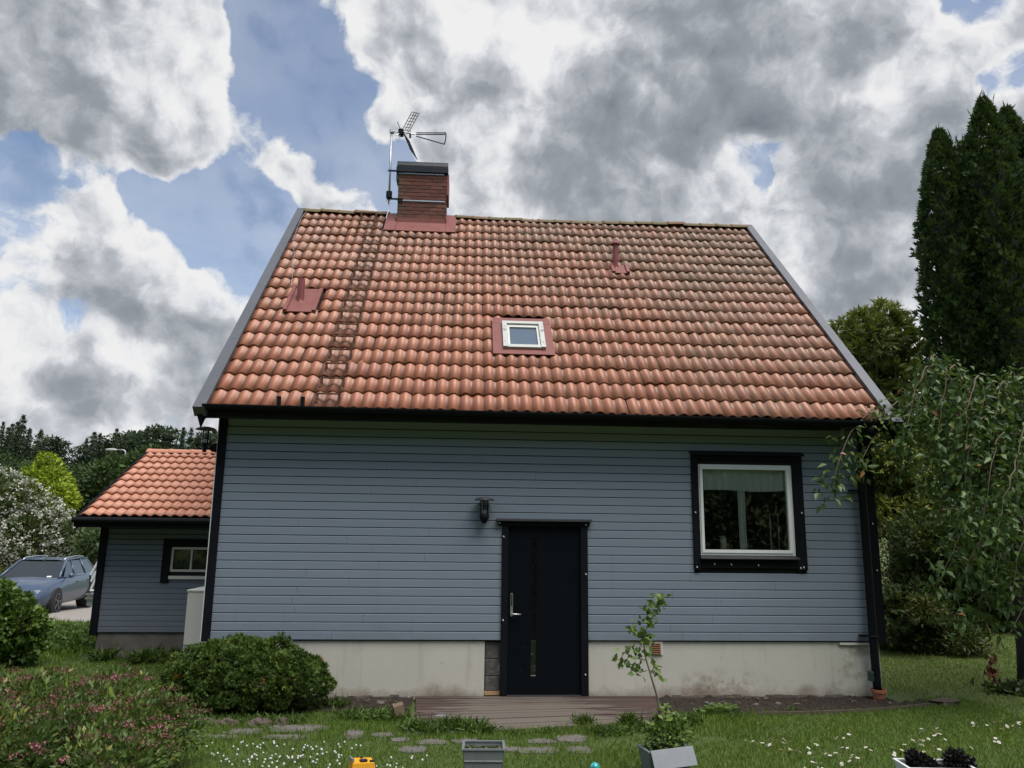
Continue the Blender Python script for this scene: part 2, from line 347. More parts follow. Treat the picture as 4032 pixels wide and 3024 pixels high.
EX0, EX1, EY, EZ = -0.0872, 8.6846, -0.40, 3.5125       # tile field: left/right edges, eave line
RY, RZ = 4.1772, 8.0985; SL = 6.479
ROWS, COLS = 18, 28; GA = SL / ROWS; CW = (EX1 - EX0) / COLS
def tile_mat(name, ex0, ey, ez, sy, sz, cw, ga, old):
    def f(t):
        p = t.pos(); x, y, z = t.sep(p)[:3]
        s = t.math('ADD', t.math('MULTIPLY', t.math('SUBTRACT', y, ey), sy), t.math('MULTIPLY', t.math('SUBTRACT', z, ez), sz))
        ci = t.math('FLOOR', t.math('DIVIDE', t.math('SUBTRACT', x, ex0), cw)); ri = t.math('FLOOR', t.math('DIVIDE', t.math('ADD', s, .03), ga))
        wn = t.node('ShaderNodeTexWhiteNoise', {'Vector': t.comb(ci, ri, 0.0)}, noise_dimensions='3D')
        rnd = wn.outputs['Value']
        uv = t.node('ShaderNodeUVMap', uv_map='prof').outputs[0]; ux, uy, _ = t.sep(uv)[:3]   # height of the wave, place along the tile
        sv = t.comb(x, s, 0.0)
        streak = t.noise(t.scl(sv, 26.0, 3.0, 1.0), 1.0, 5.0, .65)
        big = t.noise(t.scl(sv, .8, .55, 1.0), 1.0, 4.0, .55)
        fine = t.noise(p, 90.0, 4.0, .65)
        if old:
            base = t.ramp(rnd, [(0.0, (.32, .105, .052)), (.08, (.375, .128, .062)), (.5, (.405, .143, .070)), (.92, (.435, .162, .082)), (1.0, (.48, .21, .125))])
            xr = t.map(x, 2.0, 7.0); sr = t.map(s, 1.0, 5.5)
            age = t.math('ADD', t.math('MULTIPLY', xr, .42), t.math('MULTIPLY', sr, .42)); age = t.math('ADD', age, t.math('MULTIPLY', t.math('SUBTRACT', big, .5), 1.1))
            brown = t.mix(rnd, (.32, .165, .10), (.26, .145, .085))
            c = t.mix(t.map(age, .10, 1.0, 0, .85), base, brown)
            lich = t.math('MULTIPLY', t.map(t.math('ADD', streak, t.math('MULTIPLY', age, .28)), .60, .80), .75)
            c = t.mix(lich, c, (.13, .105, .06))
            dirt_shade = t.math('MULTIPLY', t.map(ux, .55, .0), t.map(streak, .25, .60, .25, .85))  # valley dirt, deepened to stand in for shade between the waves
            c = t.mix(dirt_shade, c, (.13, .068, .042))
            worn = t.math('MULTIPLY', t.map(ux, .6, 1.0), t.map(streak, .55, .35, 0., .45))
            c = t.mix(worn, c, (.44, .20, .125))
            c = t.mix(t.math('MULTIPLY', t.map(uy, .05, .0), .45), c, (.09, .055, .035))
            moss = t.math('MULTIPLY', t.map(t.noise(p, 26.0, 5.0, .7), .62, .70), t.map(t.math('ADD', big, t.math('MULTIPLY', t.map(uy, .7, 1.0), .1)), .42, .62)); c = t.mix(t.math('MULTIPLY', moss, .7), c, (.060, .055, .028))
            lad_ = t.math('MULTIPLY', t.map(t.math('ABSOLUTE', t.math('SUBTRACT', x, 1.36)), .26, .14), t.map(streak, .30, .55, .1, .5)); c = t.mix(lad_, c, (.17, .090, .055))
            rough = t.map(streak, .3, .75, .34, .60)
        else:
            base = t.ramp(rnd, [(0.0, (.47, .185, .105)), (.5, (.52, .215, .125)), (1.0, (.56, .245, .15))])
            c = t.mix(t.map(streak, .6, .85, 0, .35), base, (.30, .13, .08))
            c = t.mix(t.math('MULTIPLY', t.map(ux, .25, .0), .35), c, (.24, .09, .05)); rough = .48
        c = t.mix(t.map(fine, .35, .75, 0, .25), c, t.mix(.5, c, (.05, .03, .02)))
        return {'Base Color': c, 'Roughness': rough, 'Specular IOR Level': .55, 'Normal': t.bump(fine, .22, .003)}
    return mat(name, f)
K2 = 2 ** -.5
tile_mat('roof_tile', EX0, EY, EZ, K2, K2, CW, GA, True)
def ridge_mat(t):
    p = t.pos(); n = t.noise(p, 9.0, 6.0, .65); r = t.orand()
    c = t.ramp(t.math('ADD', t.math('MULTIPLY', n, .8), t.math('MULTIPLY', r, .3)), [(0.3, (.24, .12, .075)), (.5, (.17, .12, .06)), (.75, (.13, .12, .05))])
    return {'Base Color': c, 'Roughness': .8, 'Normal': t.bump(t.noise(p, 50, 4, .6), .4, .004)}
mat('ridge_old', ridge_mat)
plain('ridge_new', (.56, .235, .145), .5, 0, .08)
def brick(t):
    p = t.pos(); n = t.noise(p, 14.0, 5.0, .65); r = t.orand()
    c = t.ramp(r, [(0, (.095, .034, .024)), (.5, (.13, .046, .031)), (1, (.17, .064, .042))])
    moss = t.map(t.math('ADD', n, t.map(t.sep(p)[0], 1.75, 2.0, .28, -.1)), .58, .8, 0, .8)
    c = t.mix(moss, c, (.075, .07, .035)); c = t.mix(t.map(n, .3, .45, .5, 0), c, (.07, .035, .028))
    return {'Base Color': c, 'Roughness': .85, 'Normal': t.bump(t.noise(p, 60, 4, .65), .5, .004)}
mat('brick', brick)
def capmat(t):
    p = t.pos(); drop = t.map(t.noise(t.scl(p, 14, 14, 5), 1.0, 4, .7), .64, .70)
    x = t.sep(p)[0]; c = t.mix(t.math('MULTIPLY', drop, t.map(x, 2.45, 1.9, .35, 1)), (.010, .012, .015), (.42, .43, .42))
    return {'Base Color': c, 'Roughness': .35, 'Metallic': .2}
mat('cap_metal', capmat)
def flash(t):
    p = t.pos(); n = t.noise(p, 5.0, 5.0, .6); drop = t.map(t.noise(p, 26.0, 4, .7), .66, .70)
    zone = t.map(t.vm('DISTANCE', p, (2.15, 3.62, 6.95 + .7)), .45, .15)
    c = t.mix(n, (.17, .05, .042), (.25, .095, .08)); c = t.mix(t.math('MULTIPLY', drop, zone), c, (.6, .58, .55))
    return {'Base Color': c, 'Roughness': t.map(n, .3, .7, .40, .55), 'Specular IOR Level': .3}
mat('flashing', flash)
def plaster(t):
    p = t.pos(); x, y, z = t.sep(p)[:3]; n = t.noise(p, 2.2, 6.0, .6); f = t.noise(p, 45.0, 5.0, .65)
    c = t.mix(n, (.47, .455, .385), (.57, .555, .48))
    low = t.math('ADD', t.map(z, .30, .0), t.math('MULTIPLY', t.math('SUBTRACT', t.noise(p, 3.0, 6.0, .7), .5), 1.6))
    c = t.mix(t.map(low, .45, 1.1, 0, .85), c, (.17, .115, .075))
    run = t.noise(t.scl(p, 7.0, 1.0, .8), 1.0, 4.0, .6); c = t.mix(t.map(run, .56, .78, 0, .35), c, (.25, .23, .19))
    gr = t.map(t.math('ADD', t.noise(p, 5.0, 5.0, .65), t.map(x, 7.6, 8.5, 0, .22)), .62, .8, 0, .6); c = t.mix(gr, c, (.16, .15, .09))
    patch = t.map(t.vm('LENGTH', t.vm('MULTIPLY', t.vm('SUBTRACT', p, (6.45, .034, .16)), (1.0, 1.0, 3.2))), .75, .1)
    patch = t.math('MULTIPLY', patch, t.map(t.noise(p, 9.0, 6.0, .7), .42, .62)); c = t.mix(t.math('MULTIPLY', patch, .75), c, (.17, .10, .055))
    rust = t.map(t.noise(p, 16.0, 3.0, .6), .72, .76, 0, .5); c = t.mix(t.math('MULTIPLY', rust, t.map(z, .4, .1)), c, (.30, .15, .05))
    return {'Base Color': c, 'Roughness': .88, 'Normal': t.bump(f, .3, .006)}
mat('plaster', plaster)
def concrete(t):
    p = t.pos(); n = t.noise(p, 3.0, 6.0, .65); c = t.mix(t.map(n, .3, .7), (.085, .075, .065), (.17, .15, .13))
    return {'Base Color': c, 'Roughness': .92, 'Normal': t.bump(t.noise(p, 30, 5, .65), .5, .01)}
mat('concrete', concrete)
def blockm(t):
    p = t.pos(); n = t.noise(p, 18.0, 5.0, .7); c = t.mix(t.map(n, .35, .65), (.055, .055, .055), (.13, .125, .12))
    mort = t.map(t.noise(p, 5.0, 4.0, .6), .60, .66); c = t.mix(mort, c, (.34, .33, .31))
    return {'Base Color': c, 'Roughness': .95, 'Normal': t.bump(t.noise(p, 55, 5, .7), .8, .012)}
mat('rough_block', blockm)
def deckm(t):
    p = t.pos(); x, y, z = t.sep(p)[:3]
    w = t.noise(t.scl(p, 1.6, 14.0, 1.0), 1.0, 6.0, .68)
    ctr = t.math('ADD', t.map(t.math('ABSOLUTE', t.math('SUBTRACT', x, 3.9)), 1.5, .3, -.10, .22), t.map(y, -.3, -1.6, -.06, .10))
    worn = t.map(t.math('ADD', w, ctr), .50, .62)
    g = t.noise(t.scl(p, 4.0, 90.0, 1.0), 1.0, 4.0, .6)
    wood = t.mix(g, (.085, .070, .056), (.175, .147, .12)); red = t.mix(w, (.040, .021, .017), (.074, .041, .034))
    c = t.mix(worn, red, wood)
    blue = t.map(t.math('SUBTRACT', t.noise(t.scl(p, 5, 22, 1), 1.0, 5, .7), t.map(t.vm('DISTANCE', p, (2.95, -.95, .05)), .05, .6, 0, .6)), .50, .56)
    c = t.mix(t.math('MULTIPLY', blue, .6), c, (.30, .33, .40))
    c = t.mix(t.math('MULTIPLY', t.orand(), .25), c, (.05, .04, .035))
    return {'Base Color': c, 'Roughness': .75, 'Normal': t.bump(g, .4, .004)}
mat('deck_wood', deckm)
def stonem(t):
    p = t.pos(); n = t.noise(p, 8.0, 6.0, .65); c = t.mix(t.map(n, .3, .7), (.085, .074, .065), (.165, .148, .134)); c = t.mix(t.map(n, .62, .75, 0, .6), c, (.09, .10, .04))
    c = t.mix(t.math('MULTIPLY', t.orand(), .35), c, (.13, .12, .11))
    return {'Base Color': c, 'Roughness': .9, 'Normal': t.bump(t.noise(p, 40, 5, .65), .6, .01)}
mat('stone', stonem)
def zinc(t):
    p = t.pos(); n = t.noise(p, 8.0, 5.0, .6); sp = t.map(t.noise(p, 28.0, 4.0, .6), .60, .68, 0, .7)
    c = t.mix(n, (.14, .152, .165), (.22, .237, .25)); c = t.mix(sp, c, (.13, .14, .155))
    return {'Base Color': c, 'Roughness': .55, 'Metallic': .15}
mat('zinc', zinc)
def soilm(t):
    p = t.pos(); n = t.noise(p, 16.0, 6.0, .7)
    return {'Base Color': t.ramp(n, [(.3, (.014, .009, .006)), (.6, (.036, .023, .015)), (.8, (.075, .050, .032))]), 'Roughness': .95, 'Normal': t.bump(t.noise(p, 40, 6, .7), 1.0, .03)}
mat('soil', soilm)
def groundm(t):
    p = t.pos(); n = t.noise(p, .9, 6.0, .62); f = t.noise(p, 30.0, 6.0, .7)
    c = t.mix(f, (.040, .062, .014), (.095, .14, .028))
    c = t.mix(t.map(n, .35, .7, 0, .5), c, (.095, .115, .028)); c = t.mix(t.map(f, .62, .78, 0, .6), c, (.07, .055, .03))
    return {'Base Color': c, 'Roughness': .95, 'Normal': t.bump(f, .8, .04)}
mat('lawn', groundm)
def asph(t):
    p = t.pos(); n = t.noise(p, 1.2, 5.0, .6); g = t.noise(p, 70.0, 3.0, .6)
    return {'Base Color': t.mix(n, t.mix(g, (.20, .175, .155), (.30, .27, .24)), (.28, .25, .22)), 'Roughness': .92, 'Normal': t.bump(g, .4, .005)}
mat('gravelled', asph)
mat('car_paint', lambda t: {'Base Color': (.055, .085, .14), 'Metallic': .2, 'Roughness': .35, 'Coat Weight': .45, 'Coat Roughness': .05})
plain('alloy', (.12, .12, .125), .35, .6, .1)
mat('lens', lambda t: {'Base Color': (.75, .78, .8), 'Roughness': .08, 'Metallic': .3})
plain('bark', (.085, .065, .05), .9, 0, .35, 14.0, .6)
plain('bark_dark', (.035, .03, .026), .9, 0, .4, 14.0, .6)
plain('twig', (.16, .12, .085), .85, 0, .3, 20.0)
plain('toy_yellow', (.72, .34, .025), .4, 0, .08)
plain('toy_blue', (.02, .09, .40), .4); plain('toy_orange', (.75, .13, .02), .4)
def ballm(t):
    n = t.noise(t.obj(), 22.0, 5.0, .6); return {'Base Color': t.ramp(n, [(.35, (.01, .22, .24)), (.55, (.05, .50, .48)), (.7, (.35, .62, .55))]), 'Roughness': .18, 'Coat Weight': .5}
mat('ball_teal', ballm)
G = lambda *a: a
leafmat('thuja_leaf', [(0, (.014, .030, .009)), (.45, (.038, .072, .018)), (.8, (.075, .118, .026)), (1, (.12, .12, .035))], .6, .15)
leafmat('globe_leaf', [(0, (.026, .054, .011)), (.5, (.066, .118, .020)), (.9, (.12, .18, .030)), (.985, (.18, .20, .035)), (1, (.24, .09, .025))], .6, .18)
leafmat('gold_leaf', [(0, (.060, .090, .015)), (.5, (.150, .180, .030)), (1, (.31, .31, .06))], .6, .22)
leafmat('cherry_leaf', [(0, (.032, .068, .020)), (.5, (.072, .128, .036)), (.85, (.125, .190, .050)), (.93, (.20, .22, .04)), (1, (.30, .14, .055))], .42, .22, .3)
leafmat('shrub_leaf', [(0, (.016, .032, .010)), (.5, (.044, .074, .020)), (.9, (.095, .125, .032)), (1, (.14, .11, .035))], .5, .2)
leafmat('pale_leaf', [(0, (.05, .075, .03)), (.5, (.12, .14, .06)), (.8, (.22, .22, .11)), (1, (.32, .22, .14))], .55, .25)
leafmat('bush_leaf', [(0, (.040, .085, .014)), (.5, (.085, .155, .022)), (1, (.16, .24, .040))], .42, .28, .45)
leafmat('spiraea_leaf', [(0, (.030, .065, .018)), (.5, (.070, .125, .030)), (.85, (.14, .19, .042)), (1, (.24, .22, .05))], .45, .22)
leafmat('spiraea_flower', [(0, (.11, .055, .038)), (.6, (.19, .080, .070)), (.88, (.38, .11, .16)), (1, (.62, .18, .29))], .7, .15)
leafmat('lime_leaf', [(0, (.13, .19, .015)), (.5, (.27, .36, .025)), (1, (.42, .50, .05))], .5, .3)
leafmat('wood_leaf', [(0, (.018, .038, .012)), (.5, (.040, .072, .020)), (1, (.076, .115, .030))], .6, .15)
leafmat('spruce_leaf', [(0, (.016, .032, .015)), (.5, (.030, .054, .022)), (1, (.055, .080, .034))], .65, .1)
leafmat('elder_flower', [(0, (.42, .42, .33)), (1, (.72, .72, .62))], .7, .2)
leafmat('grass_blade', [(0, (.070, .125, .016)), (.5, (.135, .222, .028)), (.85, (.205, .285, .044)), (1, (.33, .29, .10))], .55, .3)
leafmat('weed_leaf', [(0, (.045, .085, .018)), (.6, (.095, .165, .030)), (1, (.16, .23, .05))], .5, .25)
leafmat('petal', [(0, (.74, .73, .70)), (1, (.80, .72, .72))], .6, .2)
leafmat('dead_leaf', [(0, (.055, .018, .010)), (.6, (.12, .040, .018)), (1, (.20, .075, .03))], .8, .15)
leafmat('dark_leaf', [(0, (.004, .004, .005)), (1, (.014, .012, .014))], .6, .05)
plain('crown_core', (.010, .016, .007), .95, 0, .3)
M = MATS

# ================================================================== the ground
def sstep(a, b, x):
    t = np.clip((x - a) / (b - a), 0, 1); return t * t * (3 - 2 * t)
def gz(x, y):
    x = np.asarray(x, float); y = np.asarray(y, float)
    z = -0.042 * np.clip(y - 5, 0, 12) * sstep(2, -3, x)
    z = z + 5.5 * sstep(62, 120, y) + 20.0 * sstep(-36, -75, y) + 0.02 * np.sin(x * 1.3 + 1) * np.sin(y * 1.1) * sstep(-3, -6, x)  # rise behind the camera is added as dark backing for the window reflection
    return z
def axis_vals(lo, hi, fine_lo, fine_hi, fine, coarse):
    a = np.arange(fine_lo, fine_hi + 1e-6, fine); l = [fine_lo]; st = fine
    while l[-1] > lo: st *= 1.35; l.append(l[-1] - min(st, coarse))
    r = [fine_hi]; st = fine
    while r[-1] < hi: st *= 1.35; r.append(r[-1] + min(st, coarse))
    return np.concatenate([np.array(l[1:][::-1]), a, np.array(r[1:])])
gx = axis_vals(-420, 420, -12, 18, .75, 30); gy = axis_vals(-160, 620, -8, 20, .75, 30)
GX, GY = np.meshgrid(gx, gy); GZv = gz(GX, GY)
gv = np.stack([GX, GY, GZv], -1).reshape(-1, 3); nx, ny = len(gx), len(gy)
gme = bpy.data.meshes.new('ground')
gme.from_pydata(gv.tolist(), [], [(j * nx + i, j * nx + i + 1, (j + 1) * nx + i + 1, (j + 1) * nx + i) for j in range(ny - 1) for i in range(nx - 1)])
gme.materials.append(M['lawn']); gme.polygons.foreach_set('use_smooth', [True] * len(gme.polygons))
tag(place('ground', gme, (0, 0, 0)), kind='structure')
def sheet(name, poly_rows, dz, m):                      # rows of (x, y) points laid just above the terrain
    b = MB(); n = len(poly_rows[0])
    for row in poly_rows:
        for x, y in row: b.v.append((float(x), float(y), float(gz(x, y)) + dz))
    for j in range(len(poly_rows) - 1):
        for i in range(n - 1): b.f.append((j * n + i, j * n + i + 1, (j + 1) * n + i + 1, (j + 1) * n + i))
    return b.build(name, m, smooth=True)
rows = [[(x, y) for x in np.linspace(-30 + 0 * y, -3.6, 24)] for y in np.linspace(9.5, 24, 30)]
tag(sheet('driveway', rows, .03, M['gravelled']), kind='structure')
kb = MB()
for i in range(20): kb.box(-24 + i * 1.02, -24 + i * 1.02 + 1.0, 9.38, 9.5, float(gz(-10, 9.45)) - .15, float(gz(-10, 9.45)) + .045)
tag(kb.build('driveway_edge', M['concrete']), kind='structure')

# ================================================================== the house
house = thing('house', (4.3, 4.17, 0), 'blue-grey boarded house with steep red tiled roof and black door', 'house')
FX0, FX1 = -0.038, 8.600; SB = 0.70; BP = 0.1057; NB = 26

wl = MB(); WX0, WX1, WZ0, WZ1 = 6.235, 7.50, 1.775, 2.95    # window opening in the wall
wl.box(FX0 + .01, WX0, .020, .19, SB, 3.60); wl.box(WX1, FX1 - .01, .020, .19, SB, 3.60)
wl.box(WX0, WX1, .020, .19, SB, WZ0); wl.box(WX0, WX1, .020, .19, WZ1, 3.60)
wall = wl.build('wall', M['underlay'], house)
gb = MB()
for x0, x1 in ((FX0, FX0 + .15), (FX1 - .15, FX1)):
    prof = [(.19, SB), (8.16, SB), (8.16, 3.83), (RY, RZ - .10), (.19, 3.83)]
    gb.extrude_x(prof, x0, x1)
gb.box(FX0, FX1, 8.16, 8.354, SB, 3.80)
gb.build('gable_wall', M['siding'], house)

# siding boards, one object each
def board_mesh(x0, x1, k):
    z0 = SB + k * BP; h = BP
    prof = [(.022, z0 + .005), (.0005, z0 + .005), (0.0, z0 + .007), (0.0, z0 + h - .012), (.010, z0 + h - .003), (.022, z0 + h - .003)]
    b = MB(); b.extrude_x(prof[::-1], x0, x1); return b
for k in range(NB):
    z0, z1 = SB + k * BP, SB + (k + 1) * BP
    segs = [(0.0645, 8.46)]
    cuts = []
    if z0 < 2.17: cuts.append((3.634, 4.742))
    if z1 > 1.60 and z0 < 3.10: cuts.append((6.14, 7.64))
    for a, c in cuts:
        segs = [s2 for s in segs for s2 in ((s[0], min(s[1], a)), (max(s[0], c), s[1])) if s2[1] - s2[0] > .02]
    for a, c in segs:
        if c - a > 3.0:
            j = a + (c - a) * random.uniform(.25, .75); board_mesh(a, j - .0012, k).build('siding_board', M['siding'], wall); board_mesh(j + .0012, c, k).build('siding_board', M['siding'], wall)
        else: board_mesh(a, c, k).build('siding_board', M['siding'], wall)

# corner boards, pale edge strip, frieze under the soffit
for x0, x1, nm in ((FX0, .0640, 'corner_board'), (8.462, FX1, 'corner_board')):
    MB().bbox(x0, x1, -.026, .06, SB - .02, 3.47, .004).build(nm, M['black_paint'], house)
MB().box(FX0 - .014, FX0 - .002, -.012, .03, SB - .02, 3.47).build('edge_strip', M['white_paint'], house)
MB().box(FX1 + .002, FX1 + .03, -.02, .12, SB - .02, 3.40).build('corner_board', M['black_paint'], house)

# foundation
fd = MB()
fd.box(.02, 3.436, .034, .26, -.4, SB - .012); fd.box(3.634, 8.555, .034, .26, -.4, SB - .012)
fd.box(.02, .26, .26, 8.3, -.4, SB - .012); fd.box(8.315, 8.555, .26, 8.3, -.4, SB - .012); fd.box(3.436, 3.634, .10, .26, -.4, SB - .012)
found = fd.build('foundation', M['plaster'], house)
MB().box(.0, 8.52, .026, .06, SB - .012, SB + .004).build('sill_strip', M['underlay'], house)
zb = [.07, .265, .275, .47, .48, .685]
for i in range(3):
    b = MB(); b.bbox(3.445, 3.628, .045 + .004 * i, .10, zb[2 * i] + .03 * (i == 0), zb[2 * i + 1], .012); b.build('exposed_block', M['rough_block'], found)
MB().box(3.440, 3.630, .036, .09, .045, .092).build('wood_offcut', M['raw_wood'], found)
MB().box(8.02, 8.40, .004, .033, .655, .682).build('pale_slat', M['off_white'], found)
# rusty air grille
vg = MB(); vg.box(5.536, 5.702, .018, .034, .526, .690)
gr = vg.build('air_grille', M['off_white'], found)
plain('rust', (.24, .11, .055), .85, 0, .4, 30.0)
for i in range(6):
    z = .545 + i * .0235; MB().obox((5.612, .012, z), ((1, 0, 0), (0, 1, .6), (0, -.6, 1)), (.062, .009, .004)).build('louvre', M['rust'], gr)
# cracks and loose render along the foot of the wall
for x0, cnt, dy in ((5.7, 26, .020), (1.62, 8, .012)):
    lf = MB()
    for i in range(cnt):
        x = x0 + i * .11; h = .025 + .03 * random.random(); lf.box(x, x + .112, dy - .006 * random.random(), .036, -.02, h)
    lf.build('render_edge', M['concrete'], found)

# soffit and eave timbers
MB().box(EX0 + .05, EX1 - .05, -.37, .02, 3.468, 3.482).build('soffit', M['cream_soffit'], house)
MB().box(EX0 + .05, EX1 - .05, -.395, -.372, 3.484, 3.52).build('fascia', M['black_paint'], house)

# roof sheathing (both slopes) with the tiles as children
def roofp(x, s, off=0.0): return np.array([x, EY + s * K2 - off * K2, EZ + s * K2 + off * K2])
rf = MB(); t0 = -.035; t1 = -.13
prof = [(EY - t0 * K2 * 0 + .03, EZ + .03 + t0 * 1.41), (RY, RZ + t0 * 1.41), (2 * RY - EY, EZ + t0 * 1.41), (2 * RY - EY, EZ + t1 * 1.41), (RY, RZ + t1 * 1.41), (EY + .03, EZ + .03 + t1 * 1.2)]
rf.extrude_x(prof[::-1], EX0 - .02, EX1 + .02)
roof = rf.build('roof', M['underlay'], house)
# back slope covered by one wavy sheet of the same tiles (out of sight)
NP = 14
def prof_z(u):                                          # two waves per tile
    w = 0.5 + 0.5 * math.cos(2 * math.pi * (2 * u - .5)); return .038 * (w ** .82)
def tile_arrays(cw, length, lift, lip=.019):
    us = [i / NP for i in range(NP + 1)]
    V, UV, F = [], [], []
    for j, (y, dz) in enumerate(((0.0, lift), (length, 0.0))):
        for u in us:
            V.append((u * cw * 1.012, y, prof_z(u) + dz)); UV.append((prof_z(u) / .038, y / length))
    n = NP + 1
    for u in us: V.append((u * cw * 1.012, .004, prof_z(u) + lift - lip)); UV.append((prof_z(u) / .038, 0.0))
    for i in range(NP):
        F.append((i, i + 1, n + i + 1, n + i)); F.append((2 * n + i, 2 * n + i + 1, i + 1, i))
    # left side cheek (the joint between two tiles)
    return V, F, UV
def tile_me(name, cw, length, lift, m):
    V, F, UV = tile_arrays(cw, length, lift)
    me = bpy.data.meshes.new(name); me.from_pydata(V, [], F); me.materials.append(m)
    uv = me.uv_layers.new(name='prof'); uv.data.foreach_set('uv', [c for l in me.loops for c in UV[l.vertex_index]])
    sm = [f[0] < 2 * (NP + 1) and max(f) < 2 * (NP + 1) for f in F]; me.polygons.foreach_set('use_smooth', sm); me.update(); return me
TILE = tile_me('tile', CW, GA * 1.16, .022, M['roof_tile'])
roof_rot = Matrix.Rotation(R(45), 4, 'X')
def skip_tile(xc, sc):
    return (3.52 < xc < 4.36 and 1.36 < sc < 2.36) or (.40 < xc < .74 and 2.50 < sc < 3.10) or (1.58 < xc < 2.82 and sc > 5.72) or (5.62 < xc < 5.92 and 4.22 < sc < 4.46)
tiles_done = 0; stuffV, stuffF, stuffUV = [], [], []
tv, tf, tuv = tile_arrays(CW, GA * 1.16, .022)
for r_ in range(ROWS):
    for c_ in range(COLS):
        x0 = EX0 + c_ * CW; s0 = r_ * GA
        if skip_tile(x0 + CW / 2, s0 + GA / 2): continue
        jx, js, jo, ja = random.gauss(0, .003), random.gauss(0, .008), random.gauss(.004, .004), random.gauss(0, .011)
        mtx = Matrix.Translation(Vector(roofp(x0 + jx, s0 + js, jo))) @ roof_rot @ Matrix.Rotation(ja, 4, 'Z')
        if tiles_done < 300:
            o = bpy.data.objects.new('roof_tile', TILE); COL.objects.link(o); o.parent = roof
            o.matrix_local = Matrix.Translation(-Vector(WORG[roof.name])) @ mtx; tiles_done += 1
        else:
            b = len(stuffV); stuffV += [tuple(mtx @ Vector(p)) for p in tv]; stuffF += [tuple(i + b for i in f) for f in tf]; stuffUV += tuv
me = bpy.data.meshes.new('roof_tiles_upper'); org = np.array([4.3, 3.0, 7.0]); me.from_pydata([tuple(np.array(p) - org) for p in stuffV], [], stuffF); me.materials.append(M['roof_tile'])
uv = me.uv_layers.new(name='prof'); uv.data.foreach_set('uv', [c for l in me.loops for c in stuffUV[l.vertex_index]])
nt = len(tv); me.polygons.foreach_set('use_smooth', [max(f) % nt < 2 * (NP + 1) for f in stuffF]); me.update()
tag(place('upper_roof_tiles', me, org, roof), kind='stuff')
# back slope: a plain wavy sheet
bs = MB(); nxs = COLS * 4
for j, s in enumerate((0.0, SL)):
    for i in range(nxs + 1):
        off = .03 * (i % 2); x = EX0 + (EX1 - EX0) * i / nxs; bs.v.append((x, 2 * RY - EY - s * K2 + off * K2, EZ + s * K2 + off * K2))
for i in range(nxs): bs.f.append((i + 1, i, nxs + 1 + i, nxs + 2 + i))
bs.build('back_slope_cover', M['ridge_old'], roof)

# ridge caps
NR = 27; rl = (EX1 - EX0) / NR
def ridge_piece(rad, ln):
    b = MB(); n = 9; pr = []
    for i in range(n): a = math.pi * (i / (n - 1)); pr.append((math.cos(a) * rad, math.sin(a) * rad * .72))
    V = []
    for x, k in ((0, 1.0), (.035, 1.10), (.05, 1.0), (ln + .03, .92)):
        V += [(x, y * k, z * k) for y, z in pr]
    F = [(j * n + i, (j + 1) * n + i, (j + 1) * n + i + 1, j * n + i + 1) for j in range(3) for i in range(n - 1)]
    F.append(tuple(range(n)))
    me = bpy.data.meshes.new('ridge_tile'); me.from_pydata(V, [], F); return me
rme = ridge_piece(.13, rl); rme.materials.append(M['ridge_old'])
for i in range(NR):
    xc = EX0 + (i + .5) * rl
    if 1.50 < xc < 2.90: continue
    o = bpy.data.objects.new('ridge_tile', rme); COL.objects.link(o); o.parent = roof
    o.location = Vector((EX0 + i * rl, RY, RZ - .005 + random.gauss(0, .006) - .05 * math.exp(-((xc - 4.6) / 2.2) ** 2))) - Vector(WORG[roof.name]); o.rotation_euler = (random.gauss(0, .03), random.gauss(0, .02), random.gauss(0, .01))

# verge: grey metal caps with joints over black barge boards
for sgn, xe in ((-1, EX0), (1, EX1)):
    xa, xb = (xe - .135, xe + .012) if sgn < 0 else (xe - .012, xe + .135)
    for side in (0, 1):
        cuts = [-.10, 1.55, 3.2, 4.85, SL + .06]
        for j in range(4):
            b = MB(); s0, s1 = cuts[j] + .002, cuts[j + 1] - .002
            pr = []
            for s, off in ((s0, .085), (s1, .085), (s1, -.06), (s0, -.06)):
                p = roofp(0, s, off); y = p[1] if side == 0 else 2 * RY - p[1]; pr.append((y, p[2]))
            if side == 0: pr = pr[::-1]
            e = .003 * (j % 2); b.extrude_x(pr, xa + e, xb - e); b.build('verge_cap', M['grey_metal'], roof)
        b = MB(); pr = []
        for s, off in ((-.06, -.06), (SL - .03, -.06), (SL - .03, -.26), (.12, -.26)):
            p = roofp(0, s, off); y = p[1] if side == 0 else 2 * RY - p[1]; pr.append((y, p[2]))
        if side == 0: pr = pr[::-1]
        xm = (xa + .02, xa + .05) if sgn < 0 else (xb - .05, xb - .02)
        b.extrude_x(pr, *xm); b.build('barge_board', M['black_paint'], roof)
# closed box end below the verge at both eave corners, ending in a point
for xc, w in ((EX0 - .06, .055), (EX1 + .06, .055)):
    b = MB(); zt = EZ - .03
    V = [(xc - w, -.47, zt), (xc + w, -.47, zt), (xc + w, -.30, zt), (xc - w, -.30, zt), (xc + .0, -.385, zt - .235)]
    b.add(V, [(0, 1, 2, 3)[::-1], (0, 1, 4)[::-1], (1, 2, 4)[::-1], (2, 3, 4)[::-1], (3, 0, 4)[::-1]]); b.build('eave_return', M['black_paint'], roof)

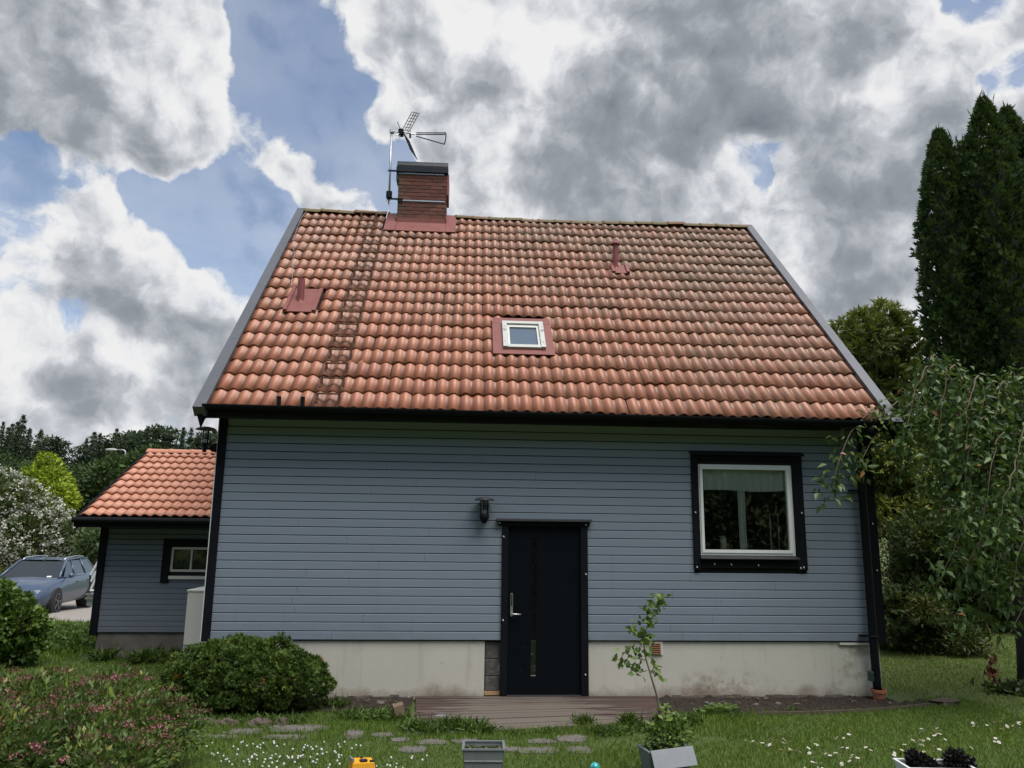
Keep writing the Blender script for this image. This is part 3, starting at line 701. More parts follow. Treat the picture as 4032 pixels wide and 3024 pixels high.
# gutter with brackets, downpipe
gu = MB(); n = 10; pr_o = [(math.cos(math.pi + math.pi * i / n) * .062, math.sin(math.pi + math.pi * i / n) * .062) for i in range(n + 1)]
pr_i = [(y * .92, z * .92 + .002) for y, z in pr_o[::-1]]; pr = pr_o + pr_i
V = []
for x, dz in ((EX0 - .02, 0.0), (EX1 + .02, -.042)):
    V += [(x, -.475 + y, EZ + .030 + z + dz) for y, z in pr]
m_ = len(pr); F = [(i, (i + 1) % m_, m_ + (i + 1) % m_, m_ + i) for i in range(m_)] + [tuple(range(m_ - 1, -1, -1)), tuple(range(m_, 2 * m_))]
gu.add(V, F); gut = gu.build('gutter', M['black_metal'], house)
for i in range(12):
    x = .35 + i * .74; dz = -.042 * (x / 8.7); b = MB()
    b.tube([(x, -.475 + math.cos(a) * .067, EZ + .03 + dz + math.sin(a) * .067) for a in np.linspace(math.pi, 2 * math.pi, 8)], .007, 4); b.build('gutter_bracket', M['black_metal'], gut)
for x in (.809, 1.100):
    MB().bbox(x - .024, x + .024, -.515, -.468, EZ - .01, EZ + .150, .005).build('bracket_post', M['black_metal'], gut)
DX = 8.400
dp = MB(); dp.tube([(DX, -.475, 3.44), (DX, -.44, 3.36), (DX, -.20, 3.20), (DX + .0, -.125, 3.06), (DX, -.125, .40), (DX + .0, -.13, .22), (DX + .0, -.135, .10)], .052, 12)
dpo = dp.build('downpipe', M['black_metal'], house, smooth=True)
for z in (2.63, .78):
    b = MB(); b.tube([(DX + math.cos(a) * .058, -.125 + math.sin(a) * .058, z) for a in np.linspace(0, 2 * math.pi, 13)], .010, 4); b.box(DX - .14, DX - .05, -.10, -.02, z - .014, z + .014); b.build('pipe_clip', M['black_metal'], dpo)
plain('green_plastic', (.02, .05, .045), .4)
MB().bbox(DX - .10, DX - .045, -.17, -.09, .24, .36, .01).build('diverter', M['green_plastic'], dpo)

# ---- the chimney
CX0, CX1, CY0, CY1 = 1.735, 2.662, 3.851, 4.50; CT = 8.86
cm = MB(); cm.box(CX0 + .012, CX1 - .012, CY0 + .012, CY1 - .012, 7.2, CT)
chim = cm.build('chimney', M['mortar'], house)
bh, bl, mj = .0625, .25, .0125; z = 7.42; row = 0
brick_cache = {}
def brick_obj(x0, x1, y0, y1, z):
    key = (round(x1 - x0, 3), round(y1 - y0, 3))
    if key not in brick_cache:
        b = MB(); b.bbox(-key[0] / 2, key[0] / 2, -key[1] / 2, key[1] / 2, 0, bh, .004); me = bpy.data.meshes.new('brick'); me.from_pydata(b.v, [], b.f); me.materials.append(M['brick']); brick_cache[key] = me
    o = bpy.data.objects.new('brick', brick_cache[key]); COL.objects.link(o); o.parent = chim
    o.location = Vector(((x0 + x1) / 2 + random.gauss(0, .001), (y0 + y1) / 2 + random.gauss(0, .0015), z)) - Vector(WORG[chim.name])
while z < CT - .02:
    off = bl / 2 if row % 2 else 0
    for yy in ((CY0, CY0 + .10), (CY1 - .10, CY1)):
        x = CX0 - off
        while x < CX1 - .02:
            a, c = max(x, CX0), min(x + bl - mj, CX1)
            if c - a > .03 and (z > 7.8 or yy[0] == CY0): brick_obj(a, c, *yy, z)
            x += bl
    for xx in ((CX0, CX0 + .10), (CX1 - .10, CX1)):
        y = CY0 + .10 + mj - (0 if row % 2 else bl / 2)
        while y < CY1 - .12:
            a, c = max(y, CY0 + .10 + mj), min(y + bl - mj, CY1 - .10 - mj)
            if c - a > .03: brick_obj(*xx, a, c, z)
            y += bl
    z += bh + mj; row += 1
# cap: dark metal skirt and barrel hood
cp = MB(); cp.box(CX0 - .045, CX1 + .028, CY0 - .05, CY1 + .05, 8.875, 8.965)
pr = [(CY0 - .035, 8.965)] + [(CY0 - .035 + .72 * (1 - math.cos(a)) / 2 * 1.0, 8.975 + .20 * math.sin(a) ** .55) for a in np.linspace(.05, math.pi - .05, 14)] + [(CY1 + .035, 8.965)]
cp.extrude_x(pr[::-1], CX0 - .035, CX1 + .02)
cap = cp.build('chimney_cap', M['cap_metal'], chim)
MB().box(CX1 + .004, CX1 + .045, CY0 + .02, CY1 - .02, 8.45, 8.874).build('side_plate', M['red_metal'], chim)
MB().box(CX0 - .045, CX0 - .004, CY0 - .004, CY0 + .30, 8.72, 8.874).build('side_plate', M['lead_grey'], chim)
for zz in (8.853, 8.292):
    b = MB(); b.box(CX0 - .008, CX1 - .02 if zz < 8.5 else CX1 - .05, CY0 - .012, CY0 - .001, zz - .012, zz + .012); b.build('band', M['galv_pipe'], chim)
# flashing
fl = MB()
def slab(b, x0, x1, s0, s1, o0, o1):
    P = [roofp(x, s, o) for o in (o0, o1) for x, s in ((x0, s0), (x1, s0), (x1, s1), (x0, s1))]
    b.add(P, [(0, 3, 2, 1), (4, 5, 6, 7), (0, 1, 5, 4), (1, 2, 6, 5), (2, 3, 7, 6), (3, 0, 4, 7)]); return b
slab(fl, 1.735, 2.672, 5.655, 6.06, .045, .068)
fl.box(CX0 - .016, CX1 + .016, CY0 - .02, CY0 - .003, 7.70, 7.935)
fa = fl.build('apron_flashing', M['flashing'], chim)
for a, c in ((1.525, 1.730), (2.676, 2.862)):
    b = MB(); slab(b, a, c, 5.64, SL - .02, .05, .078); b.build('side_flashing', M['flashing'], chim)
for a, c in ((CX0 - .018, CX0 - .004), (CX1 + .004, CX1 + .018)):
    b = MB(); b.add([(x, *p) for x in (a, c) for p in ((CY0 - .02, 7.70), (RY, 8.0), (RY, 8.24), (CY0 - .02, 7.935))],
                    [(0, 1, 2, 3), (7, 6, 5, 4), (0, 4, 5, 1), (1, 5, 6, 2), (2, 6, 7, 3), (3, 7, 4, 0)]); b.build('step_flashing', M['flashing'], chim)

# ---- skylight
sk = MB(); slab(sk, 3.500, 4.385, 1.365, 1.50, .050, .066); slab(sk, 3.500, 3.655, 1.50, 2.36, .050, .066); slab(sk, 4.262, 4.385, 1.50, 2.36, .050, .066); slab(sk, 3.50, 4.385, 2.235, 2.40, .048, .068)
sky_l = sk.build('skylight', M['flashing'], house)
b = MB(); slab(b, 3.648, 3.715, 1.495, 2.235, .03, .115); slab(b, 4.195, 4.262, 1.495, 2.235, .03, .115); slab(b, 3.716, 4.194, 2.165, 2.235, .03, .113); slab(b, 3.716, 4.194, 1.495, 1.565, .03, .105)
b.build('window_frame', M['weathered_alu'], sky_l)
b = MB(); slab(b, 3.720, 3.752, 1.57, 2.16, .03, .085); slab(b, 4.158, 4.190, 1.57, 2.16, .03, .085); slab(b, 3.753, 4.157, 2.10, 2.16, .03, .085); slab(b, 3.753, 4.157, 1.57, 1.60, .03, .085)
b.build('sash', M['off_white'], sky_l)
b = MB(); slab(b, 3.74, 4.17, 1.585, 2.12, .028, .062); b.build('pane', M['sky_glass'], sky_l)
for xx in (3.675, 4.235):
    for s_ in (1.62, 1.92, 2.06):
        b = MB(); slab(b, xx - .006, xx + .006, s_, s_ + .012, .115, .120); b.build('screw', M['lead_grey'], sky_l)
    b = MB(); slab(b, xx - .03, xx + .03, 1.965, 1.978, .110, .118); b.build('cover_joint', M['lead_grey'], sky_l)

# ---- vent pipes
def vent(x, s, rad, h, px0, px1, s0, s1, capped):
    b = MB(); slab(b, px0, px1, s0, s1, .05, .066); slab(b, px0, px0 + .055, s0 + .01, s1, .064, .095); slab(b, px1 - .055, px1, s0 + .01, s1, .064, .095)
    v = b.build('vent_pipe', M['flashing'], house); c = roofp(x, s, .0)
    p = MB(); n = 14; p.lathe([(rad * 1.25, .02), (rad * 1.05, .06), (rad, .09), (rad, h), (rad * .86, h), (rad * .86, h - .12)], c, n); p.build('pipe', M['red_metal'], v, smooth=False)
    if capped:
        q = MB(); q.lathe([(rad * 1.05, h + .01), (rad * 1.75, h - .01), (rad * 1.72, h + .012), (rad * .25, h + .075), (0.001, h + .08)], c, n); q.build('cowl', M['red_metal'], v)
vent(.535, 2.74, .055, .42, .345, .83, 2.42, 3.17, False)
vent(5.715, 4.33, .050, .50, 5.62, 5.93, 4.13, 4.45, True)

# ---- roof ladder: one step per course
def step_obj(xc, s):
    c = roofp(xc, s, .05); b = MB(); w = .155
    b.box(-w, w, -.020, .020, .092, .108)
    for sx in (-w, w - .030):
        b.add([(sx + d, *p) for d in (0, .030) for p in ((-.016, .092), (.018, .092), (.050, .0), (.018, -.05), (-.010, -.04))],
              [(0, 1, 2, 3, 4), (9, 8, 7, 6, 5)] + [(i, 5 + i, 5 + (i + 1) % 5, (i + 1) % 5) for i in range(5)])
        b.box(sx - .006, sx + .036, -.050, -.012, -.085, -.01)
    return b, c
lad = tag(place('roof_ladder', None, roofp(1.38, 0, 0), house))
sb, _ = step_obj(0, 0); sme = bpy.data.meshes.new('step'); sme.from_pydata(sb.v, [], sb.f)
def stepm(t):
    n = t.noise(t.pos(), 22.0, 5.0, .65); return {'Base Color': t.ramp(n, [(.35, (.075, .024, .016)), (.5, (.12, .042, .026)), (.66, (.24, .17, .075))]), 'Roughness': .75}
mat('step_rust', stepm); sme.materials.append(M['step_rust'])
for r_ in range(ROWS):
    xc = 1.385 - .010 * r_ / 18 if r_ < 15 else 1.185
    o = bpy.data.objects.new('step', sme); COL.objects.link(o); o.parent = lad
    o.location = Vector(roofp(xc, r_ * GA + .115, .055)) - Vector(WORG[lad.name]); o.rotation_euler = (random.gauss(0, .03), 0, random.gauss(0, .02))
# cable from the ridge to the left vent
pts = [(-.02, 6.45), (-.06, 6.1), (-.045, 5.6), (-.005, 5.0), (.03, 4.75), (.135, 4.45), (.15, 4.15), (.24, 3.75), (.28, 3.45), (.31, 3.22)]
MB().tube([roofp(x, s, .075) for x, s in pts], .0035, 5).build('cable', M['galv_pipe'], house)

# ---- front door
dtrim = MB(); dtrim.bbox(3.634, 3.718, -.030, .05, .020, 2.115, .004); dtrim.bbox(4.648, 4.742, -.030, .05, .035, 2.115, .004); dtrim.bbox(3.586, 4.766, -.034, .03, 2.116, 2.180, .004)
door = tag(place('door', None, (4.18, .03, .05), house))
dtrim.build('door_casing', M['black_paint'], door)
b = MB(); b.obox((4.177, -.035, 2.196), ((1, 0, 0), (0, 1, .22), (0, -.22, 1)), (.622, .045, .006)); b.box(3.557, 4.797, -.084, -.078, 2.176, 2.190); b.build('drip_hood', M['lead_grey'], door)
SX0, SX1, SZ0, SZ1 = 4.016, 4.081, .273, 1.957
lf = MB(); lf.box(3.722, SX0, .012, .06, .054, 2.112); lf.box(SX1, 4.645, .012, .06, .054, 2.112); lf.box(SX0, SX1, .012, .06, .054, SZ0); lf.box(SX0, SX1, .012, .06, SZ1, 2.112)
lf.build('door_leaf', M['door_black'], door)
MB().box(SX0, SX1, .020, .045, SZ0, SZ1).build('glass_strip', M['dark_glass'], door)
MB().box(SX0 + .002, SX1 - .002, .012, .019, SZ0, SZ0 + .012).build('strip_trim', M['steel'], door)
MB().box(3.72, 4.646, -.045, .03, .022, .052).build('threshold', M['lead_grey'], door)
hd = MB(); hx = 3.767; pr = []
pl = []
for a in np.linspace(0, math.pi, 9): pl.append((hx + .016 * math.cos(a), 1.262 + .016 * math.sin(a)))
for a in np.linspace(math.pi, 2 * math.pi, 9): pl.append((hx + .016 * math.cos(a), 1.006 + .016 * math.sin(a)))
V = [(x, -.004, z) for x, z in pl] + [(x, .013, z) for x, z in pl]; n = len(pl)
hd.add(V, [tuple(range(n - 1, -1, -1))] + [(i, (i + 1) % n, n + (i + 1) % n, n + i) for i in range(n)])
handle = hd.build('door_handle', M['steel'], door)
b = MB(); b.box(hx - .009, hx + .009, -.008, -.003, 1.12, 1.262); b.build('keypad', M['rubber'], handle)
b = MB(); b.tube([(hx, -.004, 1.022), (hx, -.045, 1.022), (hx + .012, -.052, 1.022), (3.888, -.052, 1.020)], .0095, 8); b.build('lever', M['steel'], handle, smooth=True)

# ---- window with room behind
win = tag(place('window', None, (6.87, 0, 1.585), house))
for x0, x1, z0, z1, y0 in ((6.135, 6.226, 1.588, 3.02, -.034), (7.511, 7.642, 1.588, 3.02, -.034), (6.135, 7.642, 3.022, 3.098, -.036), (6.228, 7.509, 1.612, 1.706, -.030)):
    MB().bbox(x0, x1, y0, .03, z0, z1, .004).build('casing_board', M['black_paint'], win)
b = MB(); b.obox((6.88, -.040, 3.112), ((1, 0, 0), (0, 1, .25), (0, -.25, 1)), (.765, .045, .010)); b.box(6.115, 7.66, -.088, -.080, 3.075, 3.102); b.build('drip_hood', M['black_metal'], win)
b = MB(); b.obox((6.87, -.042, 1.745), ((1, 0, 0), (0, 1, .35), (0, -.35, 1)), (.655, .055, .006)); b.build('sill', M['lead_grey'], win)
def ring(x0, x1, z0, z1, wx0, wx1, wz0, wz1, y0, y1):
    b = MB(); b.box(x0, x0 + wx0, y0, y1, z0, z1); b.box(x1 - wx1, x1, y0, y1, z0, z1); b.box(x0 + wx0, x1 - wx1, y0, y1, z0, z0 + wz0); b.box(x0 + wx0, x1 - wx1, y0, y1, z1 - wz1, z1); return b
ring(6.232, 7.506, 1.772, 2.955, .020, .034, .030, .022, .004, .10).build('window_frame', M['white_paint'], win)
ring(6.253, 7.471, 1.803, 2.932, .036, .040, .040, .040, -.010, .06).build('sash', M['white_paint'], win)
MB().box(6.288, 7.432, .030, .034, 1.842, 2.893).build('pane', M['glass'], win)
rm = MB(); rm.box(5.2, 8.4, 3.4, 3.45, .6, 3.3); rm.box(5.15, 5.2, .2, 3.4, .6, 3.3); rm.box(8.4, 8.44, .2, 3.4, .6, 3.3); rm.box(5.2, 8.4, .2, 3.4, .55, .6); rm.box(5.2, 8.4, .2, 3.4, 3.3, 3.35)
rm.build('room', M['interior'], win)
def drape(x0, x1, z0, z1, y, amp, waves, sag):
    b = MB(); n = 60
    for j, zf in enumerate(np.linspace(0, 1, 6)):
        for i in range(n + 1):
            u = i / n; zz = z1 + (z0 + sag * math.sin(u * 7.0) * .5 - z1) * zf
            b.v.append((x0 + (x1 - x0) * u, y + amp * math.sin(u * waves * 6.28 + 1.3 * math.sin(9 * u)), zz))
    for j in range(5):
        for i in range(n): b.f.append((j * (n + 1) + i, j * (n + 1) + i + 1, (j + 1) * (n + 1) + i + 1, (j + 1) * (n + 1) + i))
    return b
drape(6.28, 7.44, 2.615, 2.94, .085, .012, 9, .02).build('valance', M['curtain'], win, smooth=True)
drape(6.80, 6.90, 1.84, 2.68, .12, .010, 2, .0).build('curtain', M['curtain'], win, smooth=True)
b = MB(); b.box(6.24, 7.5, .10, .36, 1.815, 1.835); b.build('inner_sill', M['off_white'], win)
b = MB(); b.tube([(7.30, .30, 1.84), (7.30, .30, 2.32), (7.42, .32, 2.32), (7.42, .32, 1.84)], .008, 6); b.build('towel_rail', M['off_white'], win)
b = MB(); b.lathe([(.03, 0), (.045, .08), (.04, .16), (.02, .18)], (6.62, .24, 1.836), 10); b.build('vase', M['off_white'], win)
# small white screws and paint chips on the black boards
for x, z in ((6.165, 1.62), (7.545, 1.62), (7.585, 1.63), (6.40, 1.66), (6.62, 1.655), (6.98, 1.65), (6.17, 2.32), (7.60, 2.33), (3.655, 1.98), (4.72, 2.14), (3.60, 2.15), (4.715, 1.52), (3.66, .95), (4.70, .30), (8.56, 2.2), (8.57, 1.6)):
    b = MB(); b.obox((x, -.037, z), ((1, 0, .6), (0, 1, 0), (-.6, 0, 1)), (.006, .002, .010)); b.build('paint_chip', M['white_paint'], wall)

# ================================================================== wall lamps
def wall_lamp(axis, ztop, kind, label):
    ax, ay = axis; t = thing('wall_lamp', (ax, ay, ztop - .30), label, 'lamp')
    b = MB(); b.lathe([(.001, .024), (.05, .021), (.10, .008), (.132, -.012), (.130, -.016), (.09, -.004), (.001, .008)], (ax, ay, ztop), 24); b.build('shade', M['lead_grey'], t, smooth=True)
    for i in range(6):
        a = i * math.pi / 3 + .3; MB().tube([(ax + .052 * math.cos(a), ay + .052 * math.sin(a), ztop - .005), (ax + .052 * math.cos(a), ay + .052 * math.sin(a), ztop - .19)], .004, 5).build('cage_bar', M['black_metal'], t)
    for dz in (-.085, -.11, -.135, -.19):
        MB().tube([(ax + .056 * math.cos(a), ay + .056 * math.sin(a), ztop + dz) for a in np.linspace(0, 2 * math.pi, 17)], .004, 4).build('cage_ring', M['black_metal'], t)
    b = MB(); b.lathe([(.044, -.19), (.044, -.01)], (ax, ay, ztop), 16); b.build('glass_tube', M['glass'], t, smooth=True)
    b = MB(); b.lathe([(.001, -.13), (.022, -.14), (.030, -.165), (.022, -.19)], (ax, ay, ztop), 12); b.build('bulb', M['off_white'], t, smooth=True)
    if kind == 'door':
        b = MB(); pr = [(.055, -.19), (.062, -.215), (.060, -.24), (.045, -.27), (.030, -.30), (.026, -.305), (.001, -.305)]
        b.lathe(pr[::-1] and pr, (ax, ay, ztop), 16); b.box(ax - .045, ax + .045, ay, -.002, ztop - .27, ztop - .20); b.build('holder', M['black_metal'], t)
    else:
        b = MB(); b.lathe([(.055, -.19), (.058, -.205), (.028, -.21), (.026, -.30), (.001, -.30)], (ax, ay, ztop), 14); b.build('holder', M['black_metal'], t)
        MB().tube([(ax, ay, ztop - .245), (FX0 - .06, ay + .06, ztop - .245)], .012, 8).build('arm', M['black_metal'], t)
        b = MB(); b.tube([(FX0 - .075, ay + .075, ztop - .235), (FX0 - .016, ay + .075, ztop - .235)], [.048, .062], 14); b.build('wall_plate', M['black_metal'], t)
    return t
wall_lamp((3.396, -.135), 2.448, 'door', 'black cage wall lamp with flat round shade above the left of the door')
wall_lamp((-.172, -.10), 3.29, 'corner', 'black cage wall lamp on an arm at the corner under the eave')

# ================================================================== antenna on the chimney
ant = thing('antenna', (1.56, 3.84, 8.22), 'roof television antenna on a grey mast clamped to the brick chimney', 'antenna')
MX, MY = 1.562, 3.83
MB().tube([(MX + .012, MY, 8.20), (MX, MY, 9.74)], .021, 10).build('mast', M['galv_pipe'], ant, smooth=True)
for z in (8.88, 8.30):
    MB().box(MX - .03, CX0 + .10, MY - .025, MY - .001, z - .014, z + .014).build('wall_arm', M['black_metal'], ant)
MB().bbox(MX - .045, MX + .065, MY - .05, MY + .02, 8.32, 8.45, .008).build('amplifier_box', M['black_metal'], ant)
MB().bbox(MX - .035, MX + .05, MY - .035, MY + .035, 9.68, 9.745, .006).build('mast_clamp', M['galv_pipe'], ant)
MB().tube([(MX, MY - .03, 9.70), (1.80, MY - .03, 9.69), (2.02, MY - .03, 9.655)], .013, 8).build('boom', M['galv_pipe'], ant)
MB().bbox(1.70, 1.80, MY - .10, MY + .03, 9.62, 9.74, .015).build('hub', M['black_metal'], ant)
def grid(sgn):
    b = MB(); o = np.array([1.83, MY - .02, 9.69 + .05 * sgn]); u = np.array([.17, .0, .39 * sgn]); v = np.array([-.13, -.22, .10 * -sgn]) * .95
    c0 = o + v * -.15
    for i in range(7):
        f = i / 6; b.tube([c0 + u * f - v * .45, c0 + u * f + v * .55], .006, 5)
    for g in (-.45, -.1, .2, .55): b.tube([c0 + v * g, c0 + u + v * g], .007, 5)
    b.build('reflector_grid', M['black_metal'], ant)
grid(1); grid(-1)
for p, q in (((1.76, MY - .05, 9.68), (1.68, MY - .12, 9.86)), ((1.76, MY - .05, 9.66), (1.66, MY - .15, 9.56)), ((1.74, MY - .05, 9.64), (1.71, MY - .20, 9.40)), ((1.86, MY - .06, 9.64), (1.93, MY - .06, 9.75)), ((1.93, MY - .06, 9.58), (1.935, MY - .06, 9.82))):
    MB().tube([p, q], .009, 6).build('dipole', M['galv_pipe'], ant)
MB().bbox(1.915, 1.95, MY - .08, MY - .03, 9.57, 9.64, .006).build('balun', M['black_metal'], ant)
e0 = np.array([2.03, MY - .03, 9.655])
for k, (e1, off) in enumerate((((2.60, MY - .03, 9.715), .06), ((2.615, MY - .16, 9.61), 0.0), ((2.595, MY - .03, 9.475), -.06))):
    b = MB(); e1 = np.array(e1); s0 = e0 + np.array([.02, 0, off * .6]); b.tube([s0, e1], .010, 6)
    for i in range(8):
        p = s0 + (e1 - s0) * (i / 7); b.tube([p + np.array([-.006, -.05, -.035]), p + np.array([.006, .05, .035])], .0045, 4)
    b.build('director_arm', M['black_metal'], ant)
MB().tube([(2.60, MY - .03, 9.725), (2.625, MY - .10, 9.67), (2.63, MY - .16, 9.61), (2.625, MY - .10, 9.53), (2.595, MY - .03, 9.465)], .011, 6).build('end_bow', M['black_metal'], ant)
MB().tube([(MX, MY, 8.32), (MX - .05, MY - .02, 8.22), (MX, MY - .03, 8.16), (MX + .03, MY - .02, 8.25), (MX + .02, MY - .05, 8.05), (MX - .02, MY - .12, 7.85)], .006, 5).build('cable', M['galv_pipe'], ant)

# ================================================================== the annex at the left
SHW = 3.10; SEY, SEZ, SRY, SRZ = 2.60, 2.192, 4.98, 3.449; SSL = math.hypot(SRY - SEY, SRZ - SEZ); SA = math.atan2(SRZ - SEZ, SRY - SEY)
SX_0, SX_1 = -2.898, -.10
shed = thing('annex', (-1.4, 4.9, 0), 'small blue-grey boarded annex with low bright orange tiled roof beside the house', 'shed')
swp = ony(383, 2489, SHW); SWX0 = float(swp[0]); SSB = float(swp[2]); SBP = .0859
w0 = ony(676, 2164, SHW); w1 = ony(754, 2164, SHW); w2 = ony(700, 2251, SHW)
swx0 = float(w0[0]); swz1 = float(w0[2]); swz0 = float(w2[2]); swx1 = swx0 + 2 * (float(w1[0]) - swx0) + .02
sw = MB(); sw.box(SWX0, swx0, SHW + .02, SHW + .15, SSB, 2.42); sw.box(swx1, -.12, SHW + .02, SHW + .15, SSB, 2.42); sw.box(swx0, swx1, SHW + .02, SHW + .15, SSB, swz0); sw.box(swx0, swx1, SHW + .02, SHW + .15, swz1, 2.42)
swall = sw.build('wall', M['underlay'], shed)
pr = [(SHW + .15, SSB), (6.86, SSB), (6.86, 2.42), (SRY, SRZ - .08), (SHW + .15, 2.42)]
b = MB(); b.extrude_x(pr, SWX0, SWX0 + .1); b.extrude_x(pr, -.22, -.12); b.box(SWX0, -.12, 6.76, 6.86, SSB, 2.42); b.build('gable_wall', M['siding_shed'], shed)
for k in range(24):
    z0 = SSB + k * SBP; z1 = z0 + SBP
    if z1 > 2.46: break
    segs = [(SWX0, -.13)]
    if z1 > swz0 - .03 and z0 < swz1 + .02: segs = [(SWX0, swx0 - .03), (swx1 + .03, -.13)]
    for a, c in segs:
        if c - a < .03: continue
        prf = [(SHW + .020, z0 + .003), (SHW, z0 + .003), (SHW, z1 - .012), (SHW + .010, z1 - .003), (SHW + .020, z1 - .003)]
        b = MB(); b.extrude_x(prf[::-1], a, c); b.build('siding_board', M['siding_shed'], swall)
MB().bbox(SWX0 - .115, SWX0, SHW - .03, SHW + .06, SSB - .05, 2.36, .005).build('corner_board', M['black_paint'], shed)
b = MB(); b.box(SWX0 - .02, -.11, SHW + .03, 6.8, -.4, SSB - .01); b.build('foundation', M['concrete'], shed)
swin = tag(place('window', None, (swx0, SHW, swz0), shed))
for x0, x1, z0, z1 in ((swx0 - .13, swx0, swz0 - .17, swz1 + .08), (swx1, swx1 + .13, swz0 - .17, swz1 + .08), (swx0 - .13, swx1 + .13, swz1 + .081, swz1 + .17)):
    MB().bbox(x0, x1, SHW - .03, SHW + .02, z0, z1, .004).build('casing_board', M['black_paint'], swin)
b = ring(swx0 + .002, swx1 - .002, swz0, swz1 + .04, .035, .035, .035, .035, SHW - .004, SHW + .06); b.box((swx0 + swx1) / 2 - .014, (swx0 + swx1) / 2 + .014, SHW - .002, SHW + .05, swz0 + .036, swz1); b.build('window_frame', M['off_white'], swin)
MB().box(swx0 + .036, swx1 - .036, SHW + .028, SHW + .034, swz0 + .036, swz1 + .004).build('pane', M['dark_glass'], swin)
MB().box(swx0, swx1, SHW - .035, SHW - .001, swz0 - .115, swz0 - .065).build('sill', M['off_white'], swin)
c_, s_ = math.cos(SA), math.sin(SA)
def sroofp(x, s, off=0.0): return np.array([x, SEY + s * c_ - off * s_, SEZ + s * s_ + off * c_])
pr = []
for s, off in ((.03, -.03), (SSL, -.03)): p = sroofp(0, s, off); pr.append((p[1], p[2]))
pr += [(2 * SRY - SEY, SEZ - .03), (2 * SRY - SEY, SEZ - .12), (SRY, SRZ - .14)]; p = sroofp(0, .03, -.11); pr.append((p[1], p[2]))
b = MB(); b.extrude_x(pr[::-1], SX_0, SX_1); sroof = b.build('roof', M['underlay'], shed)
SC_, SR_ = 9, 10; scw = (SX_1 - SX_0) / SC_; sga = SSL / SR_
tile_mat('annex_tile', SX_0, SEY, SEZ, c_, s_, scw, sga, False)
TILE2 = tile_me('tile', scw, sga * 1.16, .032, M['annex_tile'])
srot = Matrix.Rotation(SA, 4, 'X')
for r_ in range(SR_):
    for cc in range(SC_):
        o = bpy.data.objects.new('roof_tile', TILE2); COL.objects.link(o); o.parent = sroof
        o.matrix_local = Matrix.Translation(Vector(sroofp(SX_0 + cc * scw + random.gauss(0, .001), r_ * sga + random.gauss(0, .002), .004)) - Vector(WORG[sroof.name])) @ srot
b = MB(); nxs = SC_ * 4
for j, s in enumerate((0.0, SSL)):
    for i in range(nxs + 1):
        p = sroofp(0, s, .03 * (i % 2)); b.v.append((SX_0 + (SX_1 - SX_0) * i / nxs, 2 * SRY - p[1], p[2]))
for i in range(nxs): b.f.append((i + 1, i, nxs + 1 + i, nxs + 2 + i))
b.build('back_slope_cover', M['ridge_new'], sroof)
rme2 = ridge_piece(.11, .42); rme2.materials.append(M['ridge_new'])
for i in range(7):
    o = bpy.data.objects.new('ridge_tile', rme2); COL.objects.link(o); o.parent = sroof; o.location = Vector((SX_0 + i * .40, SRY, SRZ + .005)) - Vector(WORG[sroof.name])
MB().box(SX_0 - .06, SX_1, SEY - .03, SEY + .02, SEZ - .145, SEZ - .02).build('fascia', M['black_paint'], shed)
b = MB(); b.tube([(SX_0 - .06, SEY - .07, SEZ - .035), (SX_1, SEY - .07, SEZ - .035)], .045, 10); b.build('gutter', M['black_metal'], shed)
MB().box(SX_0 - .05, SX_1, SEY + .022, SHW + .02, SEZ - .15, SEZ - .13).build('soffit', M['black_paint'], shed)
for s in (0, 1):
    pr = []
    for ss, off in ((-.06, .03), (SSL + .02, .03), (SSL + .02, -.16), (-.06, -.16)):
        p = sroofp(0, ss, off); pr.append((p[1] if s == 0 else 2 * SRY - p[1], p[2]))
    b = MB(); b.extrude_x(pr[::-1] if s == 0 else pr, SX_0 - .045, SX_0 - .012); b.build('barge_board', M['black_paint'], shed)

# ================================================================== heat pump beside the house
hp = thing('heat_pump', (-.58, 1.85, 0), 'cream boxy outdoor heat pump unit standing in the gap beside the house', 'heat pump')
MB().bbox(-.765, -.40, 1.52, 2.35, .215, 1.155, .012).build('casing', M['off_white'], hp)
MB().bbox(-.775, -.39, 1.51, 2.36, 1.157, 1.18, .006).build('lid', M['off_white'], hp)
MB().box(-.758, -.40, 1.512, 1.518, .42, .428).build('panel_seam', M['lead_grey'], hp)
for y in (1.58, 2.2):
    MB().box(-.83, -.36, y - .03, y + .05, .13, .212).build('foot', M['black_metal'], hp)
    MB().box(-.80, -.40, y - .05, y + .07, -.03, .129).build('plinth', M['concrete'], hp)

# ================================================================== deck at the door
deck = thing('wooden_deck', (4.0, -.8, 0), 'low weathered wooden deck with flaking purple-brown paint below the door', 'deck')
NPK = 13
for i in range(NPK):
    f0, f1 = i / NPK, (i + 1) / NPK - .004
    def edge(f): return (np.array([2.595, -.005 - .0 * f]) * (1 - f) + np.array([2.69, -1.70]) * f, np.array([5.62, -.005]) * (1 - f) + np.array([5.36, -1.30]) * f)
    (a0, b0), (a1, b1) = edge(f0), edge(f1); e = np.array([random.gauss(0, .008), 0]); a0 = a0 + e; a1 = a1 + e
    zt = .040 + random.gauss(0, .0025); zl = zt - .035 * f0
    b = MB(); V = [(*a1, zl - .03), (*b1, zt - .03), (*b0, zt - .03), (*a0, zl - .03), (*a1, zl), (*b1, zt), (*b0, zt), (*a0, zl)]
    b.add(V, [(0, 3, 2, 1), (4, 5, 6, 7), (0, 1, 5, 4), (1, 2, 6, 5), (2, 3, 7, 6), (3, 0, 4, 7)]); b.build('plank', M['deck_wood'], deck)
b = MB()
for x in (2.8, 3.4, 4.0, 4.6, 5.2): b.box(x - .03, x + .03, -1.25, -.05, -.06, .004)
b.build('joists', M['bark_dark'], deck)
plain('old_wood', (.16, .11, .07), .8, 0, .3, 18.0)
